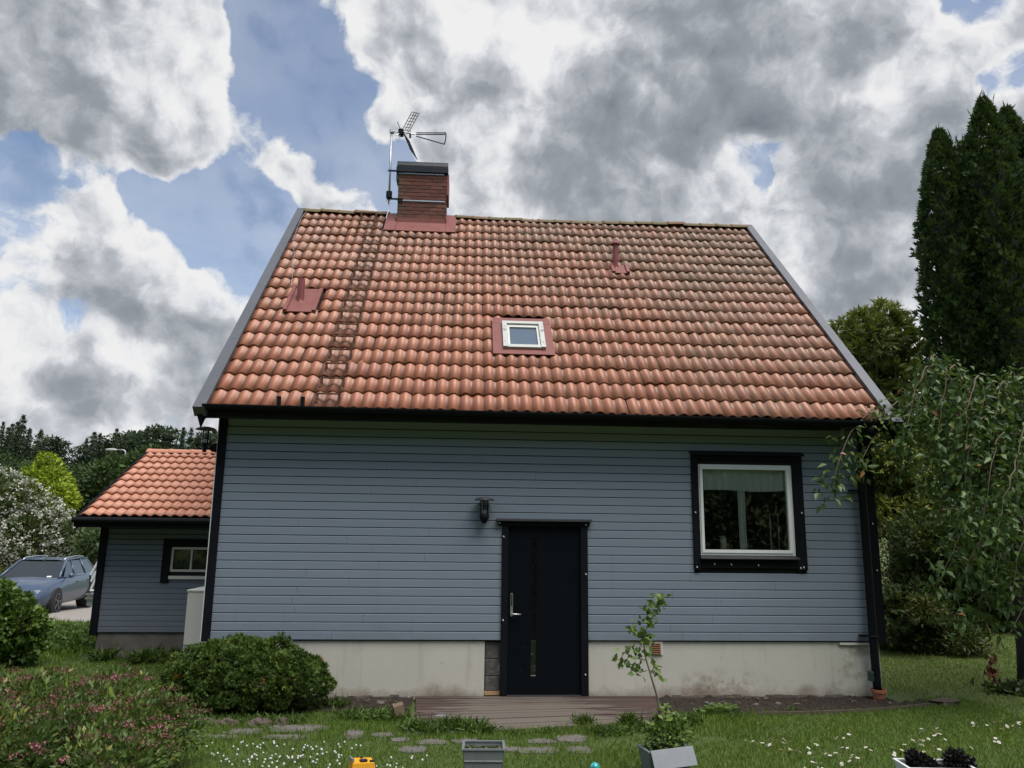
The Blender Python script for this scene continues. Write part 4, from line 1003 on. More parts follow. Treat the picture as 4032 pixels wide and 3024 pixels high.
tag(MB().obox((2.48, -1.02, .06), ((1, .2, .25), (-.2, 1, 0), (-.25, 0, 1)), (.055, .08, .10)).build('wood_block', M['old_wood']), 'short rough wooden block leaning at the left end of the deck', 'wood block')

# ================================================================== soil beds and edging
def strip(name, pts_out, pts_in, m, z0=.012, bumps=.03):
    b = MB(); n = len(pts_out); k = 16; rr0 = np.random.default_rng(int(pts_out[0][0] * 100))
    for (xo, yo), (xi, yi) in zip(pts_out, pts_in):
        for j in range(k + 1):
            f = j / k; b.v.append((xo + (xi - xo) * f, yo + (yi - yo) * f, z0 + (bumps * rr0.random() + .03 * max(0, math.sin(xo * 7 + f * 9) * math.sin(xo * 17.0 - f * 5))) * (1 if 0 < j < k else .15)))
    for i in range(n - 1):
        for j in range(k): b.f.append((i * (k + 1) + j, i * (k + 1) + j + 1, (i + 1) * (k + 1) + j + 1, (i + 1) * (k + 1) + j))
    return b.build(name, m)
xs = np.linspace(5.55, 9.0, 150)
ye = np.interp(xs, [5.5, 6.7, 7.9, 8.75, 9.15], [-.78, -.84, -.72, -.47, -.38])
tag(strip('soil_bed', [(x, y) for x, y in zip(xs, ye)], [(x, min(.02, .02 if x < 8.55 else y + .2)) for x, y in zip(xs, ye)], M['soil'], .010, .022), kind='structure')
xs2 = np.linspace(1.1, 2.57, 64)
tag(strip('soil_bed', [(x, -.72 + .05 * math.sin(x * 9)) for x in xs2], [(x, .02) for x in xs2], M['soil'], .010, .025), kind='structure')
plain('mossy_rock', (.085, .065, .05), .95, 0, .5, 10.0, .6)
e_pts = [(6.55, -.90), (7.2, -.86), (7.9, -.755), (8.4, -.62), (8.76, -.485), (9.02, -.405)]
b = MB()
for i in range(len(e_pts) - 1):
    (x0, y0), (x1, y1) = e_pts[i], e_pts[i + 1]; d = np.array([x1 - x0, y1 - y0, 0]); L = np.linalg.norm(d); d /= L
    b.obox(((x0 + x1) / 2, (y0 + y1) / 2, .018), (d, (-d[1], d[0], 0), (0, 0, 1)), (L / 2 + .004, .010, .022))
tag(b.build('bed_edging', M['mossy_rock']), 'thin grey edging strip curving along the soil bed by the wall', 'edging')
def rock(name, c, sx, sy, sz, seed, m, parent=None):
    r = np.random.default_rng(seed); b = MB(); nu, nv = 10, 6; V = []
    for j in range(nv + 1):
        th = math.pi * j / nv
        for i in range(nu):
            ph = 2 * math.pi * i / nu; k = 1 + .18 * r.normal() * math.sin(th); V.append((c[0] + sx * k * math.sin(th) * math.cos(ph), c[1] + sy * k * math.sin(th) * math.sin(ph), c[2] + sz * max(-.4, math.cos(th)) * k))
    b.add(V, [(j * nu + i, (j + 1) * nu + i, (j + 1) * nu + (i + 1) % nu, j * nu + (i + 1) % nu) for j in range(nv) for i in range(nu)]); return b.build(name, m, parent)
tag(rock('rock', (9.10, -.40, .02), .22, .09, .075, 3, M['mossy_rock']), 'brown mossy stone at the end of the edging strip', 'stone')
for i, (x, y, s) in enumerate(((.30, -1.18, .11), (.46, -1.22, .13), (.68, -1.24, .12), (1.02, -1.26, .13), (1.26, -1.22, .10))):
    tag(rock('rock', (x, y, .0), s, s * .7, .07, 11 + i, M['mossy_rock']), 'dull brown fieldstone edging the round conifer bush', 'stone', 'stones under the round bush')

rk = np.random.default_rng(9)
for i in range(26):
    x = rk.uniform(5.75, 8.6) if i < 18 else rk.uniform(1.6, 2.5); y = rk.uniform(-.55, -.05); a = rk.random() * 3; L_ = rk.uniform(.03, .10)
    tag(MB().tube([(x, y, .045), (x + L_ * math.cos(a) * .5, y + L_ * math.sin(a) * .5, .055), (x + L_ * math.cos(a), y + L_ * math.sin(a), .048)], rk.uniform(.003, .006), 5).build('twig', M['twig']), 'dry brown twig lying on the bare soil by the wall', 'twig', 'twigs on the soil')
for i in range(14):
    x = rk.uniform(5.75, 8.7) if i < 9 else rk.uniform(1.5, 2.5); y = rk.uniform(-.6, -.1); q = rk.uniform(.015, .035)
    tag(rock('pebble', (x, y, .03), q * 1.3, q, q * .8, 60 + i, M['stone']), 'small grey pebble on the bare soil by the wall', 'stone', 'pebbles on the soil')

# ================================================================== stepping stone path, set into the lawn
path = tag(place('path', None, (2.5, -1.8, 0)), kind='structure')
PS = [(740, 2888, 60, 10), (960, 2884, 75, 12), (1180, 2872, 120, 14), (850, 2905, 90, 9), (1120, 2905, 95, 9), (1395, 2895, 42, 17), (1505, 2896, 46, 8), (1575, 2917, 36, 8), (1700, 2925, 60, 11),
      (1830, 2922, 60, 8), (1620, 2955, 60, 12), (2250, 2912, 62, 14), (2130, 2922, 60, 10), (2120, 2958, 80, 12), (2280, 2956, 58, 14), (2010, 2955, 40, 10)]
for X, Y, rx, ry in PS:
    c = onz(X, Y, .0); a = onz(X - rx, Y, 0); d = onz(X, Y - ry, 0); hx = abs(c[0] - a[0]); hy = abs(d[1] - c[1]); r = np.random.default_rng(int(X))
    n = 11; ang = np.sort(r.random(n)) * 2 * math.pi; ang = np.linspace(0, 2 * math.pi, n, endpoint=False) + r.normal(0, .15, n); k = .86 + .28 * r.random(n)
    b = MB(); zt = .010 + .006 * r.random()
    top = [(c[0] + hx * kk * np.sign(math.cos(t)) * abs(math.cos(t)) ** .7, c[1] + hy * kk * np.sign(math.sin(t)) * abs(math.sin(t)) ** .7, zt) for t, kk in zip(ang, k)]
    low = [(c[0] + (x - c[0]) * 1.04, c[1] + (y - c[1]) * 1.04, -.03) for x, y, _ in top]
    b.add(top + low, [tuple(range(n))] + [(i, n + i, n + (i + 1) % n, (i + 1) % n) for i in range(n)]); b.build('paving_stone', M['stone'], path)
b = MB(); b.bbox(-.80, -.30, .36, .62, -.03, .03, .008); b.build('paving_slab', M['off_white'], path)

# ================================================================== planters, toys, pot
def planter_box(name, label, cx, cy, wx, wy, h, t, rot, tilt, m, soil=True):
    o = thing(name, (cx, cy, 0), label, 'planter')
    parts = []
    hw, hy = wx / 2, wy / 2; k = .86
    def side(p0, p1, p2, p3, nrm, nm):
        b = MB(); P = [np.array(p) for p in (p0, p1, p2, p3)]; n = np.array(nrm) * .006
        V = [p for p in P] + [p - n for p in P]; b.add(V, [(0, 1, 2, 3), (7, 6, 5, 4), (0, 4, 5, 1), (1, 5, 6, 2), (2, 6, 7, 3), (3, 7, 4, 0)]); return b
    lst = [((-hw * k, -hy * k, 0), (hw * k, -hy * k, 0), (hw, -hy, h), (-hw, -hy, h), (0, -1, 0)), ((hw * k, -hy * k, 0), (hw * k, hy * k, 0), (hw, hy, h), (hw, -hy, h), (1, 0, 0)),
           ((hw * k, hy * k, 0), (-hw * k, hy * k, 0), (-hw, hy, h), (hw, hy, h), (0, 1, 0)), ((-hw * k, hy * k, 0), (-hw * k, -hy * k, 0), (-hw, -hy, h), (-hw, hy, h), (-1, 0, 0))]
    for q in lst: parts.append(('side_panel', side(*q, None) if False else side(q[0], q[1], q[2], q[3], q[4], ''), m))
    b = MB()
    for (x0, x1, y0, y1) in ((-hw - .008, hw + .008, -hy - .008, -hy + .012), (-hw - .008, hw + .008, hy - .012, hy + .008), (-hw - .008, -hw + .012, -hy + .0125, hy - .0125), (hw - .012, hw + .008, -hy + .0125, hy - .0125)): b.box(x0, x1, y0, y1, h - .008, h + .004)
    parts.append(('rim', b, m))
    b = MB(); n = 9
    for j in range(n):
        for i in range(n): b.v.append(((-hw + .008) + (wx - .016) * i / (n - 1), (-hy + .008) + (wy - .016) * j / (n - 1), h - .045 + .02 * random.random()))
    for j in range(n - 1):
        for i in range(n - 1): b.f.append((j * n + i, j * n + i + 1, (j + 1) * n + i + 1, (j + 1) * n + i))
    parts.append(('soil', b, M['soil']))
    for nm, b, mm in parts:
        me = bpy.data.meshes.new(nm); me.from_pydata(b.v, [], b.f); me.materials.append(mm); c = bpy.data.objects.new(nm, me); COL.objects.link(c); c.parent = o
    o.rotation_euler = (tilt[0], tilt[1], rot); return o
p1 = planter_box('zinc_planter', 'square zinc planter with bare soil and a few seedlings', 3.335, -3.25, .335, .26, .30, 0, R(-2), (0, 0), M['zinc'])
b = MB(); b.bbox(-.158, .158, -.132, -.122, .205, .215, .003)
me = bpy.data.meshes.new('moulding'); me.from_pydata(b.v, [], b.f); me.materials.append(M['zinc']); o = bpy.data.objects.new('moulding', me); COL.objects.link(o); o.parent = p1
P2C = (4.87, -3.22)
p2 = planter_box('zinc_planter', 'tilted rusting zinc planter overflowing with green leaves and a sapling', P2C[0], P2C[1], .36, .26, .27, 0, R(7), (R(-3), R(-3)), M['zinc'])
b = MB(); b.obox((.02, -.165, .215), ((1, 0, .02), (0, .5, 1), (0, -1, .5)), (.185, .075, .004)); me = bpy.data.meshes.new('loose_panel'); me.from_pydata(b.v, [], b.f); me.materials.append(M['zinc']); o = bpy.data.objects.new('loose_panel', me); COL.objects.link(o); o.parent = p2
def leafy(name, parent, P, D, N, L, W, tint, m, **k): return leaf_mesh(name, P, D, N, L, W, tint, M[m], parent, **k)
r = np.random.default_rng(5); n = 70
P = np.stack([3.335 + r.uniform(-.12, .14, n), -3.24 + r.uniform(-.08, .08, n), np.full(n, .262)], 1); D = unit(np.stack([r.normal(0, 1, n), r.normal(0, 1, n), r.uniform(.2, .9, n)], 1))
sd_ = leaf_mesh('seedlings', P, D, np.tile((0, 0, 1.), (n, 1)), r.uniform(.02, .045, n), r.uniform(.015, .025, n), r.random(n), M['weed_leaf'], None)
tag(sd_, 'pale green seedlings sprouting in the square zinc planter', 'seedlings', kind=None)
n = 900; lumps = [((4.78, -3.17, .31), .11), ((4.90, -3.17, .34), .12), ((5.01, -3.15, .35), .11), ((4.88, -3.10, .36), .12), ((5.0, -3.08, .38), .10)]
P, Nn, k_ = lump_points(lumps, n, r, .3, 1.05, .4); D = unit(Nn + rdir(n, r) * .8)
tag(leaf_mesh('herb_plant', P, D, Nn + np.array([0, 0, 1.0]), r.uniform(.025, .05, n), r.uniform(.02, .035, n), r.random(n), M['weed_leaf']), 'bushy bright green herb filling the tilted zinc planter', 'herb')
# sapling in the planter
SAPY = -3.12
sp_px = [(2616, 2905), (2597, 2794), (2585, 2737), (2559, 2654), (2540, 2578), (2534, 2509), (2552, 2452), (2580, 2408), (2606, 2385)]
sp = [ony(X, Y, SAPY) for X, Y in sp_px]; sp = [p + np.array([0, .02 * math.sin(i * 1.7), 0]) for i, p in enumerate(sp)]
sap = thing('sapling', sp[0], 'thin leafy sapling rising from the tilted zinc planter', 'sapling')
MB().tube(sp, np.linspace(.011, .003, len(sp)), 7).build('stem', M['twig'], sap, smooth=True)
br = [[(2545, 2600), (2500, 2590), (2460, 2570), (2438, 2600)], [(2560, 2640), (2600, 2660)], [(2548, 2640), (2520, 2648), (2490, 2630)], [(2536, 2510), (2500, 2500), (2480, 2480)], [(2560, 2655), (2575, 2625)], [(2588, 2790), (2570, 2800)], [(2600, 2800), (2650, 2810)]]
for q in br: MB().tube([ony(X, Y, SAPY + random.uniform(-.03, .03)) for X, Y in q], .004, 5).build('branch', M['twig'], sap)
lp, ld = [], []
def leaf_at(X, Y, cnt, spread):
    for _ in range(cnt): lp.append(ony(X + random.gauss(0, spread), Y + random.gauss(0, spread), SAPY + random.gauss(0, .05)))
for X, Y, c, s in ((2600, 2375, 22, 16), (2570, 2400, 20, 17), (2560, 2430, 16, 16), (2545, 2460, 10, 14), (2490, 2485, 12, 14), (2530, 2510, 20, 20), (2550, 2530, 12, 16), (2530, 2560, 14, 16), (2460, 2590, 10, 16), (2485, 2575, 6, 12), (2440, 2600, 5, 8), (2485, 2630, 9, 12), (2510, 2645, 7, 10), (2585, 2640, 6, 12), (2600, 2670, 5, 10), (2570, 2620, 4, 9), (2580, 2810, 6, 12), (2640, 2815, 12, 18), (2650, 2850, 10, 18), (2600, 2850, 8, 16)): leaf_at(X, Y, c, s)
lp = np.array(lp); n = len(lp); D = unit(rdir(n, r) + np.array([0, 0, .1])); leaf_mesh('leaves', lp, D, rdir(n, r) * .6 + np.array([0, -.5, .6]), r.uniform(.05, .085, n), r.uniform(.032, .052, n), r.random(n) * .8 + .2, M['bush_leaf'], sap)
# pale trough with two almost black clumps
TRX, TRY = 6.90, -3.72
p3 = planter_box('trough', 'pale rectangular trough holding two almost black clumps', TRX, TRY, .52, .26, .26, 0, R(-5), (0, 0), M['white_paint'])
for (cx, cy, pts, lab) in ((6.78, -3.68, [((0, 0, .27), .07), ((-.035, 0, .315), .04), ((.05, 0, .25), .07), ((.10, 0, .23), .06)], 'almost black clump with a pointed tip in the pale trough'), (7.10, -3.70, [((0, 0, .27), .09), ((.05, 0, .24), .09), ((-.03, 0, .30), .05)], 'almost black rounded clump at the right end of the pale trough')):
    lm = [((cx + c[0], cy + c[1], c[2]), q) for c, q in pts]; P, Nn, _ = lump_points(lm, 1500, r, .2, 1.0, .3); D = unit(Nn + rdir(1500, r) * .7)
    tag(leaf_mesh('dark_clump', P, D, Nn, r.uniform(.02, .04, 1500), r.uniform(.015, .025, 1500), r.random(1500), M['dark_leaf']), lab, 'dark clump')
# yellow toy
toy = thing('toy', (2.32, -3.02, 0), 'yellow-orange plastic toy box with dark details lying on the clover lawn', 'toy')
AX = (unit([.93, .36, 0]), unit([-.36, .93, .0]), (0, 0, 1)); tc = np.array([2.33, -3.05, .075])
def tp(a, b_, c): return tc + AX[0] * a + AX[1] * b_ + np.array([0, 0, c])
b = MB(); V = [tp(-.11, -.075, -.075), tp(.11, -.075, -.075), tp(.11, .075, -.075), tp(-.11, .075, -.075), tp(-.10, -.06, .06), tp(.085, -.06, .045), tp(.085, .06, .06), tp(-.10, .06, .075)]
b.add(V, [(0, 3, 2, 1), (4, 5, 6, 7), (0, 1, 5, 4), (1, 2, 6, 5), (2, 3, 7, 6), (3, 0, 4, 7)]); b.build('body', M['toy_yellow'], toy)
MB().obox(tp(-.095, 0, .080), AX, (.010, .05, .012)).build('grey_rim', M['galv_pipe'], toy)
MB().obox(tp(.0, -.02, .066), AX, (.030, .022, .006)).build('dark_panel', M['rubber'], toy)
MB().obox(tp(.07, -.03, .056), AX, (.018, .012, .006)).build('dark_slot', M['rubber'], toy)
MB().obox(tp(.0, .045, .073), AX, (.010, .008, .004)).build('dark_slot', M['rubber'], toy)
# ball
b = MB(); b.lathe([(max(.0005, .042 * math.sin(a)), -.042 * math.cos(a)) for a in np.linspace(0, math.pi, 13)], (4.30, -3.02, .058), 20)
tag(b.build('ball', M['ball_teal'], smooth=True), 'small shiny turquoise ball on the lawn between the planters', 'ball')
# toy truck by the round bush
tt = thing('toy_truck', (-.56, .83, 0), 'tiny yellow and blue toy truck on the grass by the round bush', 'toy')
MB().bbox(-.63, -.55, .76, .90, .06, .17, .012).build('cab', M['toy_yellow'], tt); MB().bbox(-.55, -.46, .74, .90, .10, .20, .010).build('tipper', M['toy_orange'], tt); MB().box(-.62, -.44, .75, .89, .03, .058).build('chassis', M['toy_blue'], tt)
for x in (-.60, -.48):
    for y in (.745, .895): MB().tube([(x, y - .012, .03), (x, y + .012, .03)], .03, 10).build('wheel', M['rubber'], tt)
# clay pot under the downpipe
b = MB(); b.lathe([(.001, 0), (.062, 0), (.082, .115), (.094, .117), (.096, .155), (.084, .155), (.080, .12), (.001, .11)], (8.405, -.15, -.01), 18)
tag(b.build('clay_pot', M['terracotta']), 'terracotta pot catching the foot of the black downpipe', 'pot')

# ================================================================== the car on the drive
HD = np.array([.138, -.990]); HL = np.array([.990, .138])      # heading; car's left side
WB, TR = 2.94, 1.60
flw = np.array([-8.36, 13.05])                                 # front left wheel
cc = flw - HD * WB / 2 - HL * (TR / 2)
car = thing('car', (cc[0], cc[1], float(gz(cc[0], cc[1])) + .035), 'blue-grey estate car parked on the drive beside the annex', 'car')
car.rotation_euler = (0, 0, math.atan2(HD[1], HD[0]))
def cpart(name, b, m, parent=car, smooth=False):
    me = bpy.data.meshes.new(name); me.from_pydata([tuple(float(q) for q in p) for p in b.v], [], b.f); me.materials.append(M[m])
    if smooth: me.polygons.foreach_set('use_smooth', [True] * len(me.polygons))
    o = bpy.data.objects.new(name, me); COL.objects.link(o); o.parent = parent; return o
# body: sections from tail to nose; y half widths at sill, bulge, shoulder and the deck height
ST = [(-2.42, .74, .80, .70, .45, .92, .95), (-2.36, .86, .90, .80, .30, .95, .99), (-2.0, .90, .94, .86, .24, .98, 1.02), (-1.47, .91, .945, .87, .22, .98, 1.02), (-.6, .91, .945, .87, .20, .96, 1.0),
      (.3, .91, .945, .87, .20, .94, .98), (.85, .91, .945, .86, .20, .93, .985), (1.1, .90, .94, .84, .20, .92, .975), (1.5, .90, .93, .80, .22, .88, .93), (2.0, .87, .90, .74, .24, .80, .86), (2.3, .80, .84, .66, .26, .72, .78), (2.45, .66, .70, .55, .32, .62, .66)]
b = MB(); secs = []
for x, ys, yb, yt, zs, zb, zt in ST:
    half = [(0, zs), (ys * .7, zs), (ys, zs + .06), (yb, (zs + zb) / 2 - .02), (yb * .99, (zs + zb) / 2 + .14), (yb * .965, zb - .05), (yt + .02, zb + .005), (yt * .9, zt - .005), (0, zt + .03)]
    secs.append([(x, y, z) for y, z in half] + [(x, -y, z) for y, z in half[-2:0:-1]])
n = len(secs[0])
for s in secs: b.v += s
for j in range(len(secs) - 1):
    for i in range(n): b.f.append((j * n + i, j * n + (i + 1) % n, (j + 1) * n + (i + 1) % n, (j + 1) * n + i))
b.f.append(tuple(range(n))); b.f.append(tuple((len(secs) - 1) * n + i for i in range(n - 1, -1, -1)))
cpart('body', b, 'car_paint', smooth=True)
# greenhouse
rb = [(1.02, .80, .975), (.15, .62, 1.43), (-.9, .60, 1.47), (-1.75, .58, 1.42), (-2.33, .74, 1.0)]
b = MB()
for x, y, z in rb[1:4]: b.v += [(x, -y, z), (x, -y * .6, z + .03), (x, y * .6, z + .03), (x, y, z)]
for j in range(2):
    for i in range(3): b.f.append((j * 4 + i, j * 4 + i + 1, (j + 1) * 4 + i + 1, (j + 1) * 4 + i))
cpart('roof', b, 'car_paint', smooth=True)
b = MB(); b.add([(1.05, -.76, .972), (1.05, .76, .972), (.15, .585, 1.425), (.15, -.585, 1.425)], [(0, 1, 2, 3)]); cpart('windscreen', b, 'dark_glass')
b = MB(); b.add([(-2.34, .70, 1.0), (-2.34, -.70, 1.0), (-1.77, -.55, 1.42), (-1.77, .55, 1.42)], [(0, 1, 2, 3)]); cpart('rear_window', b, 'dark_glass')
for sg in (-1, 1):
    b = MB()
    def wn_(xs):
        for (xa, xb, xc, xd) in xs:
            V = [(xa, sg * .845, .985), (xb, sg * .845, .99), (xc, sg * .630, 1.42), (xd, sg * .630, 1.42)]; b.add(V, [(0, 1, 2, 3) if sg > 0 else (3, 2, 1, 0)])
    wn_([(-.02, .86, .10, -.22)]); cpart('front_side_window', b, 'dark_glass'); b = MB()
    wn_([(-1.02, -.08, -.28, -1.02)]); cpart('rear_side_window', b, 'dark_glass'); b = MB()
    wn_([(-2.05, -1.08, -1.10, -1.66)]); cpart('quarter_window', b, 'dark_glass')
    for (p, q, r_) in (((1.04, .79, .985), (.15, .615, 1.435), .035), ((-.05, .85, .99), (-.25, .632, 1.43), .025), ((-1.05, .85, .99), (-1.06, .632, 1.44), .025), ((-2.33, .74, 1.0), (-1.76, .575, 1.43), .05)):
        b = MB(); b.tube([(p[0], p[1] * sg, p[2]), (q[0], q[1] * sg, q[2])], r_, 6); cpart('pillar', b, 'car_paint', smooth=True)
    b = MB(); b.tube([(.15, sg * .615, 1.43), (-.4, sg * .612, 1.465), (-.9, sg * .605, 1.475), (-1.75, sg * .58, 1.43)], .028, 6); cpart('roof_side', b, 'car_paint', smooth=True)
    b = MB(); b.tube([(.10, sg * .56, 1.46), (-.05, sg * .565, 1.515), (-.9, sg * .56, 1.54), (-1.55, sg * .55, 1.51), (-1.70, sg * .545, 1.46)], .018, 6); cpart('roof_rail', b, 'steel', smooth=True)
    b = MB(); b.lathe([(max(.001, .085 * math.sin(a)), -.075 * math.cos(a)) for a in np.linspace(0, math.pi, 8)], (.72, sg * 1.0, 1.03), 12); b.box(.70, .74, min(sg * .85, sg * .96), max(sg * .85, sg * .96), .97, 1.0); cpart('wing_mirror', b, 'car_paint', smooth=True)
    for x in (-.12, -1.12):
        b = MB(); b.box(x - .10, x + .10, min(sg * .925, sg * .95), max(sg * .925, sg * .95), .80, .83); cpart('door_handle', b, 'car_paint')
    b = MB(); b.tube([(.80, sg * .848, .985), (-.9, sg * .862, 1.0), (-2.05, sg * .85, 1.01)], .010, 5); cpart('window_trim', b, 'steel')
    b = MB(); b.obox((2.27, sg * .60, .665), ((1, -.35 * sg, 0), (.35 * sg, 1, 0), (0, 0, 1)), (.05, .16, .060)); cpart('headlight', b, 'lens')
    b = MB(); b.obox((-2.40, sg * .66, .98), ((1, .3 * sg, 0), (-.3 * sg, 1, 0), (0, 0, 1)), (.03, .10, .22)); cpart('tail_light', b, 'red_metal')
    for x in (WB / 2, -WB / 2):
        y0, y1 = sg * .66, sg * .925
        b = MB(); b.tube([(x, sg * .62, .34), (x, sg * .948, .34)], .395, 24); cpart('wheel_arch', b, 'rubber')
        w = MB(); w.tube([(x, y0, .335), (x, y0 + .02 * sg, .335), (x, y1, .335), (x, y1 + sg * .03, .335)], [.30, .335, .335, .305], 24); wo = cpart('wheel', w, 'rubber', smooth=False)
        rm_ = MB(); rm_.tube([(x, y1 + sg * .032, .335), (x, y1 + sg * .036, .335)], .24, 24); cpart('wheel_well', rm_, 'black_metal', wo)
        rr = MB(); rr.tube([(x + .235 * math.cos(a), y1 + sg * .037, .335 + .235 * math.sin(a)) for a in np.linspace(0, 2 * math.pi, 25)], .014, 5); 
        for k in range(5):
            a = k * 2 * math.pi / 5 + .5; rr.obox((x + .12 * math.cos(a), y1 + sg * .042, .335 + .12 * math.sin(a)), ((math.cos(a), 0, math.sin(a)), (0, 1, 0), (-math.sin(a), 0, math.cos(a))), (.115, .012, .024))
        cpart('rim', rr, 'alloy', wo)
b = MB(); b.obox((2.42, 0, .62), ((1, 0, .2), (0, 1, 0), (-.2, 0, 1)), (.035, .40, .085)); cpart('grille', b, 'rubber')
b = MB(); b.tube([(2.45, -.40, .62), (2.47, 0, .62), (2.45, .40, .62)], .012, 5); cpart('grille_bar', b, 'steel')
b = MB(); b.obox((2.44, 0, .36), ((1, 0, 0), (0, 1, 0), (0, 0, 1)), (.03, .55, .06)); cpart('lower_intake', b, 'rubber')
b = MB(); b.obox((2.475, 0, .47), ((1, 0, 0), (0, 1, 0), (0, 0, 1)), (.006, .26, .055)); cpart('number_plate', b, 'white_paint')
b = MB(); b.add([(-.95, -.02, 1.50), (-.95, .02, 1.50), (-1.10, 0, 1.50), (-1.06, 0, 1.56)], [(0, 1, 3), (1, 2, 3), (2, 0, 3)]); cpart('roof_fin', b, 'car_paint')
b = MB(); b.obox((.985, .50, 1.012), ((-.9, 0, .45), (0, 1, 0), (.45, 0, .9)), (.035, .06, .003)); cpart('windscreen_sticker', b, 'white_paint')

# ================================================================== trailer half hidden by the annex
TY = 8.6
tl = ony(372, 2345, TY); tz = float(gz(tl[0], TY))
trl = thing('trailer', (tl[0] + .6, TY, tz), 'grey trailer with a raised white tube frame half hidden behind the annex', 'trailer')
q0 = ony(345, 2338, TY); q1 = ony(352, 2385, TY)
b = MB(); b.box(q0[0], q0[0] + 1.6, TY, TY + 1.9, q1[2], q0[2]); b.build('bed', M['galv_pipe'], trl)
for Y in (2340, 2356): z = ony(350, Y, TY)[2]; MB().box(q0[0] - .03, q0[0] + 1.6, TY - .04, TY, z - .02, z + .02).build('side_rail', M['steel'], trl)
fr = [[(356, 2264), (390, 2204)], [(358, 2290), (390, 2232)], [(355, 2325), (386, 2260)]]
for q in fr:
    a, c = ony(*q[0], TY), ony(*q[1], TY); e = c + (c - a) * 1.2; MB().tube([a, e], .022, 6).build('frame_tube', M['white_paint'], trl)
a = ony(355, 2325, TY); c = ony(353, 2264, TY); MB().tube([a, c + np.array([.01, 0, 0])], .02, 6).build('frame_post', M['rubber'], trl)
MB().tube([a, a + np.array([.9, 0, 0])], .022, 6).build('frame_tube', M['white_paint'], trl)
for dx in (.15, 1.3): MB().box(q0[0] + dx, q0[0] + dx + .08, TY + .1, TY + .2, tz, q1[2]).build('leg', M['galv_pipe'], trl)
for y in (TY - .15, TY + 1.95): MB().tube([(q0[0] + .8, y, tz + .30), (q0[0] + .8, y + .16, tz + .30)], .30, 18).build('wheel', M['rubber'], trl)

# ================================================================== street lamp and a far house roof
LY = 55.0; lb = ony(487, 1900, LY); h1 = ony(438, 1772, LY); top = ony(492, 1772, LY); pb = ony(487, 1840, LY); gz0 = float(gz(pb[0], LY))
sl_ = thing('street_lamp', (pb[0], LY, gz0), 'grey street lamp with curved arm and oval head above the trees', 'street lamp')
MB().tube([(pb[0], LY, gz0), (pb[0] + .02, LY, top[2] - .35), (pb[0] + .0, LY, top[2] - .12), (pb[0] - .15, LY, top[2]), (h1[0] + .35, LY, top[2] + .02)], [.07, .06, .055, .05, .045], 8).build('pole', M['galv_pipe'], sl_, smooth=True)
b = MB(); b.lathe([(max(.01, .16 * math.sin(a)), -.5 * math.cos(a)) for a in np.linspace(0, math.pi, 9)], (0, 0, 0), 12); b.v = [(h1[0] + .0 + z, LY + y, top[2] + .0 + x * .8) for x, y, z in b.v]; b.build('lamp_head', M['weathered_alu'], sl_, smooth=True)
HY = 62.0; ra = ony(240, 2045, HY); rb_ = ony(330, 2045, HY); rt = ony(275, 1992, HY); gh = float(gz(ra[0], HY))
fh = thing('far_house', (rb_[0], HY, gh), 'distant house with an orange tiled roof showing between the trees', 'house')
b = MB(); zr = rt[2] + .3; ze = ra[2] - .4; b.add([(ra[0] - 2.4, HY - 1, ze), (rb_[0] + 5, HY - 1, ze), (rb_[0] + 5, HY + 3, zr), (ra[0] - .2, HY + 3, zr), (ra[0] - 2.4, HY + 7, ze), (rb_[0] + 5, HY + 7, ze)], [(0, 1, 2, 3), (3, 2, 5, 4), (0, 3, 4), (1, 5, 2)]); b.build('roof', M['ridge_new'], fh)
b = MB(); b.box(ra[0] - 1.6, rb_[0] + 4.6, HY - .4, HY + 6.4, gh - .5, ze + .2); b.build('wall', M['siding_shed'], fh)

# ================================================================== vegetation
r = np.random.default_rng(21)
def fan_points(P, D, N, k, spread, rr):                # k blades per point, fanned out in the spray's own plane
    n = len(P); S = unit(np.cross(D, N)); out_p, out_d, out_n = [], [], []
    for j in range(k):
        a = (j - (k - 1) / 2) * spread + rr.normal(0, .12, n); out_p.append(P); out_d.append(D * np.cos(a)[:, None] + S * np.sin(a)[:, None]); out_n.append(N)
    return np.concatenate(out_p), np.concatenate(out_d), np.concatenate(out_n)

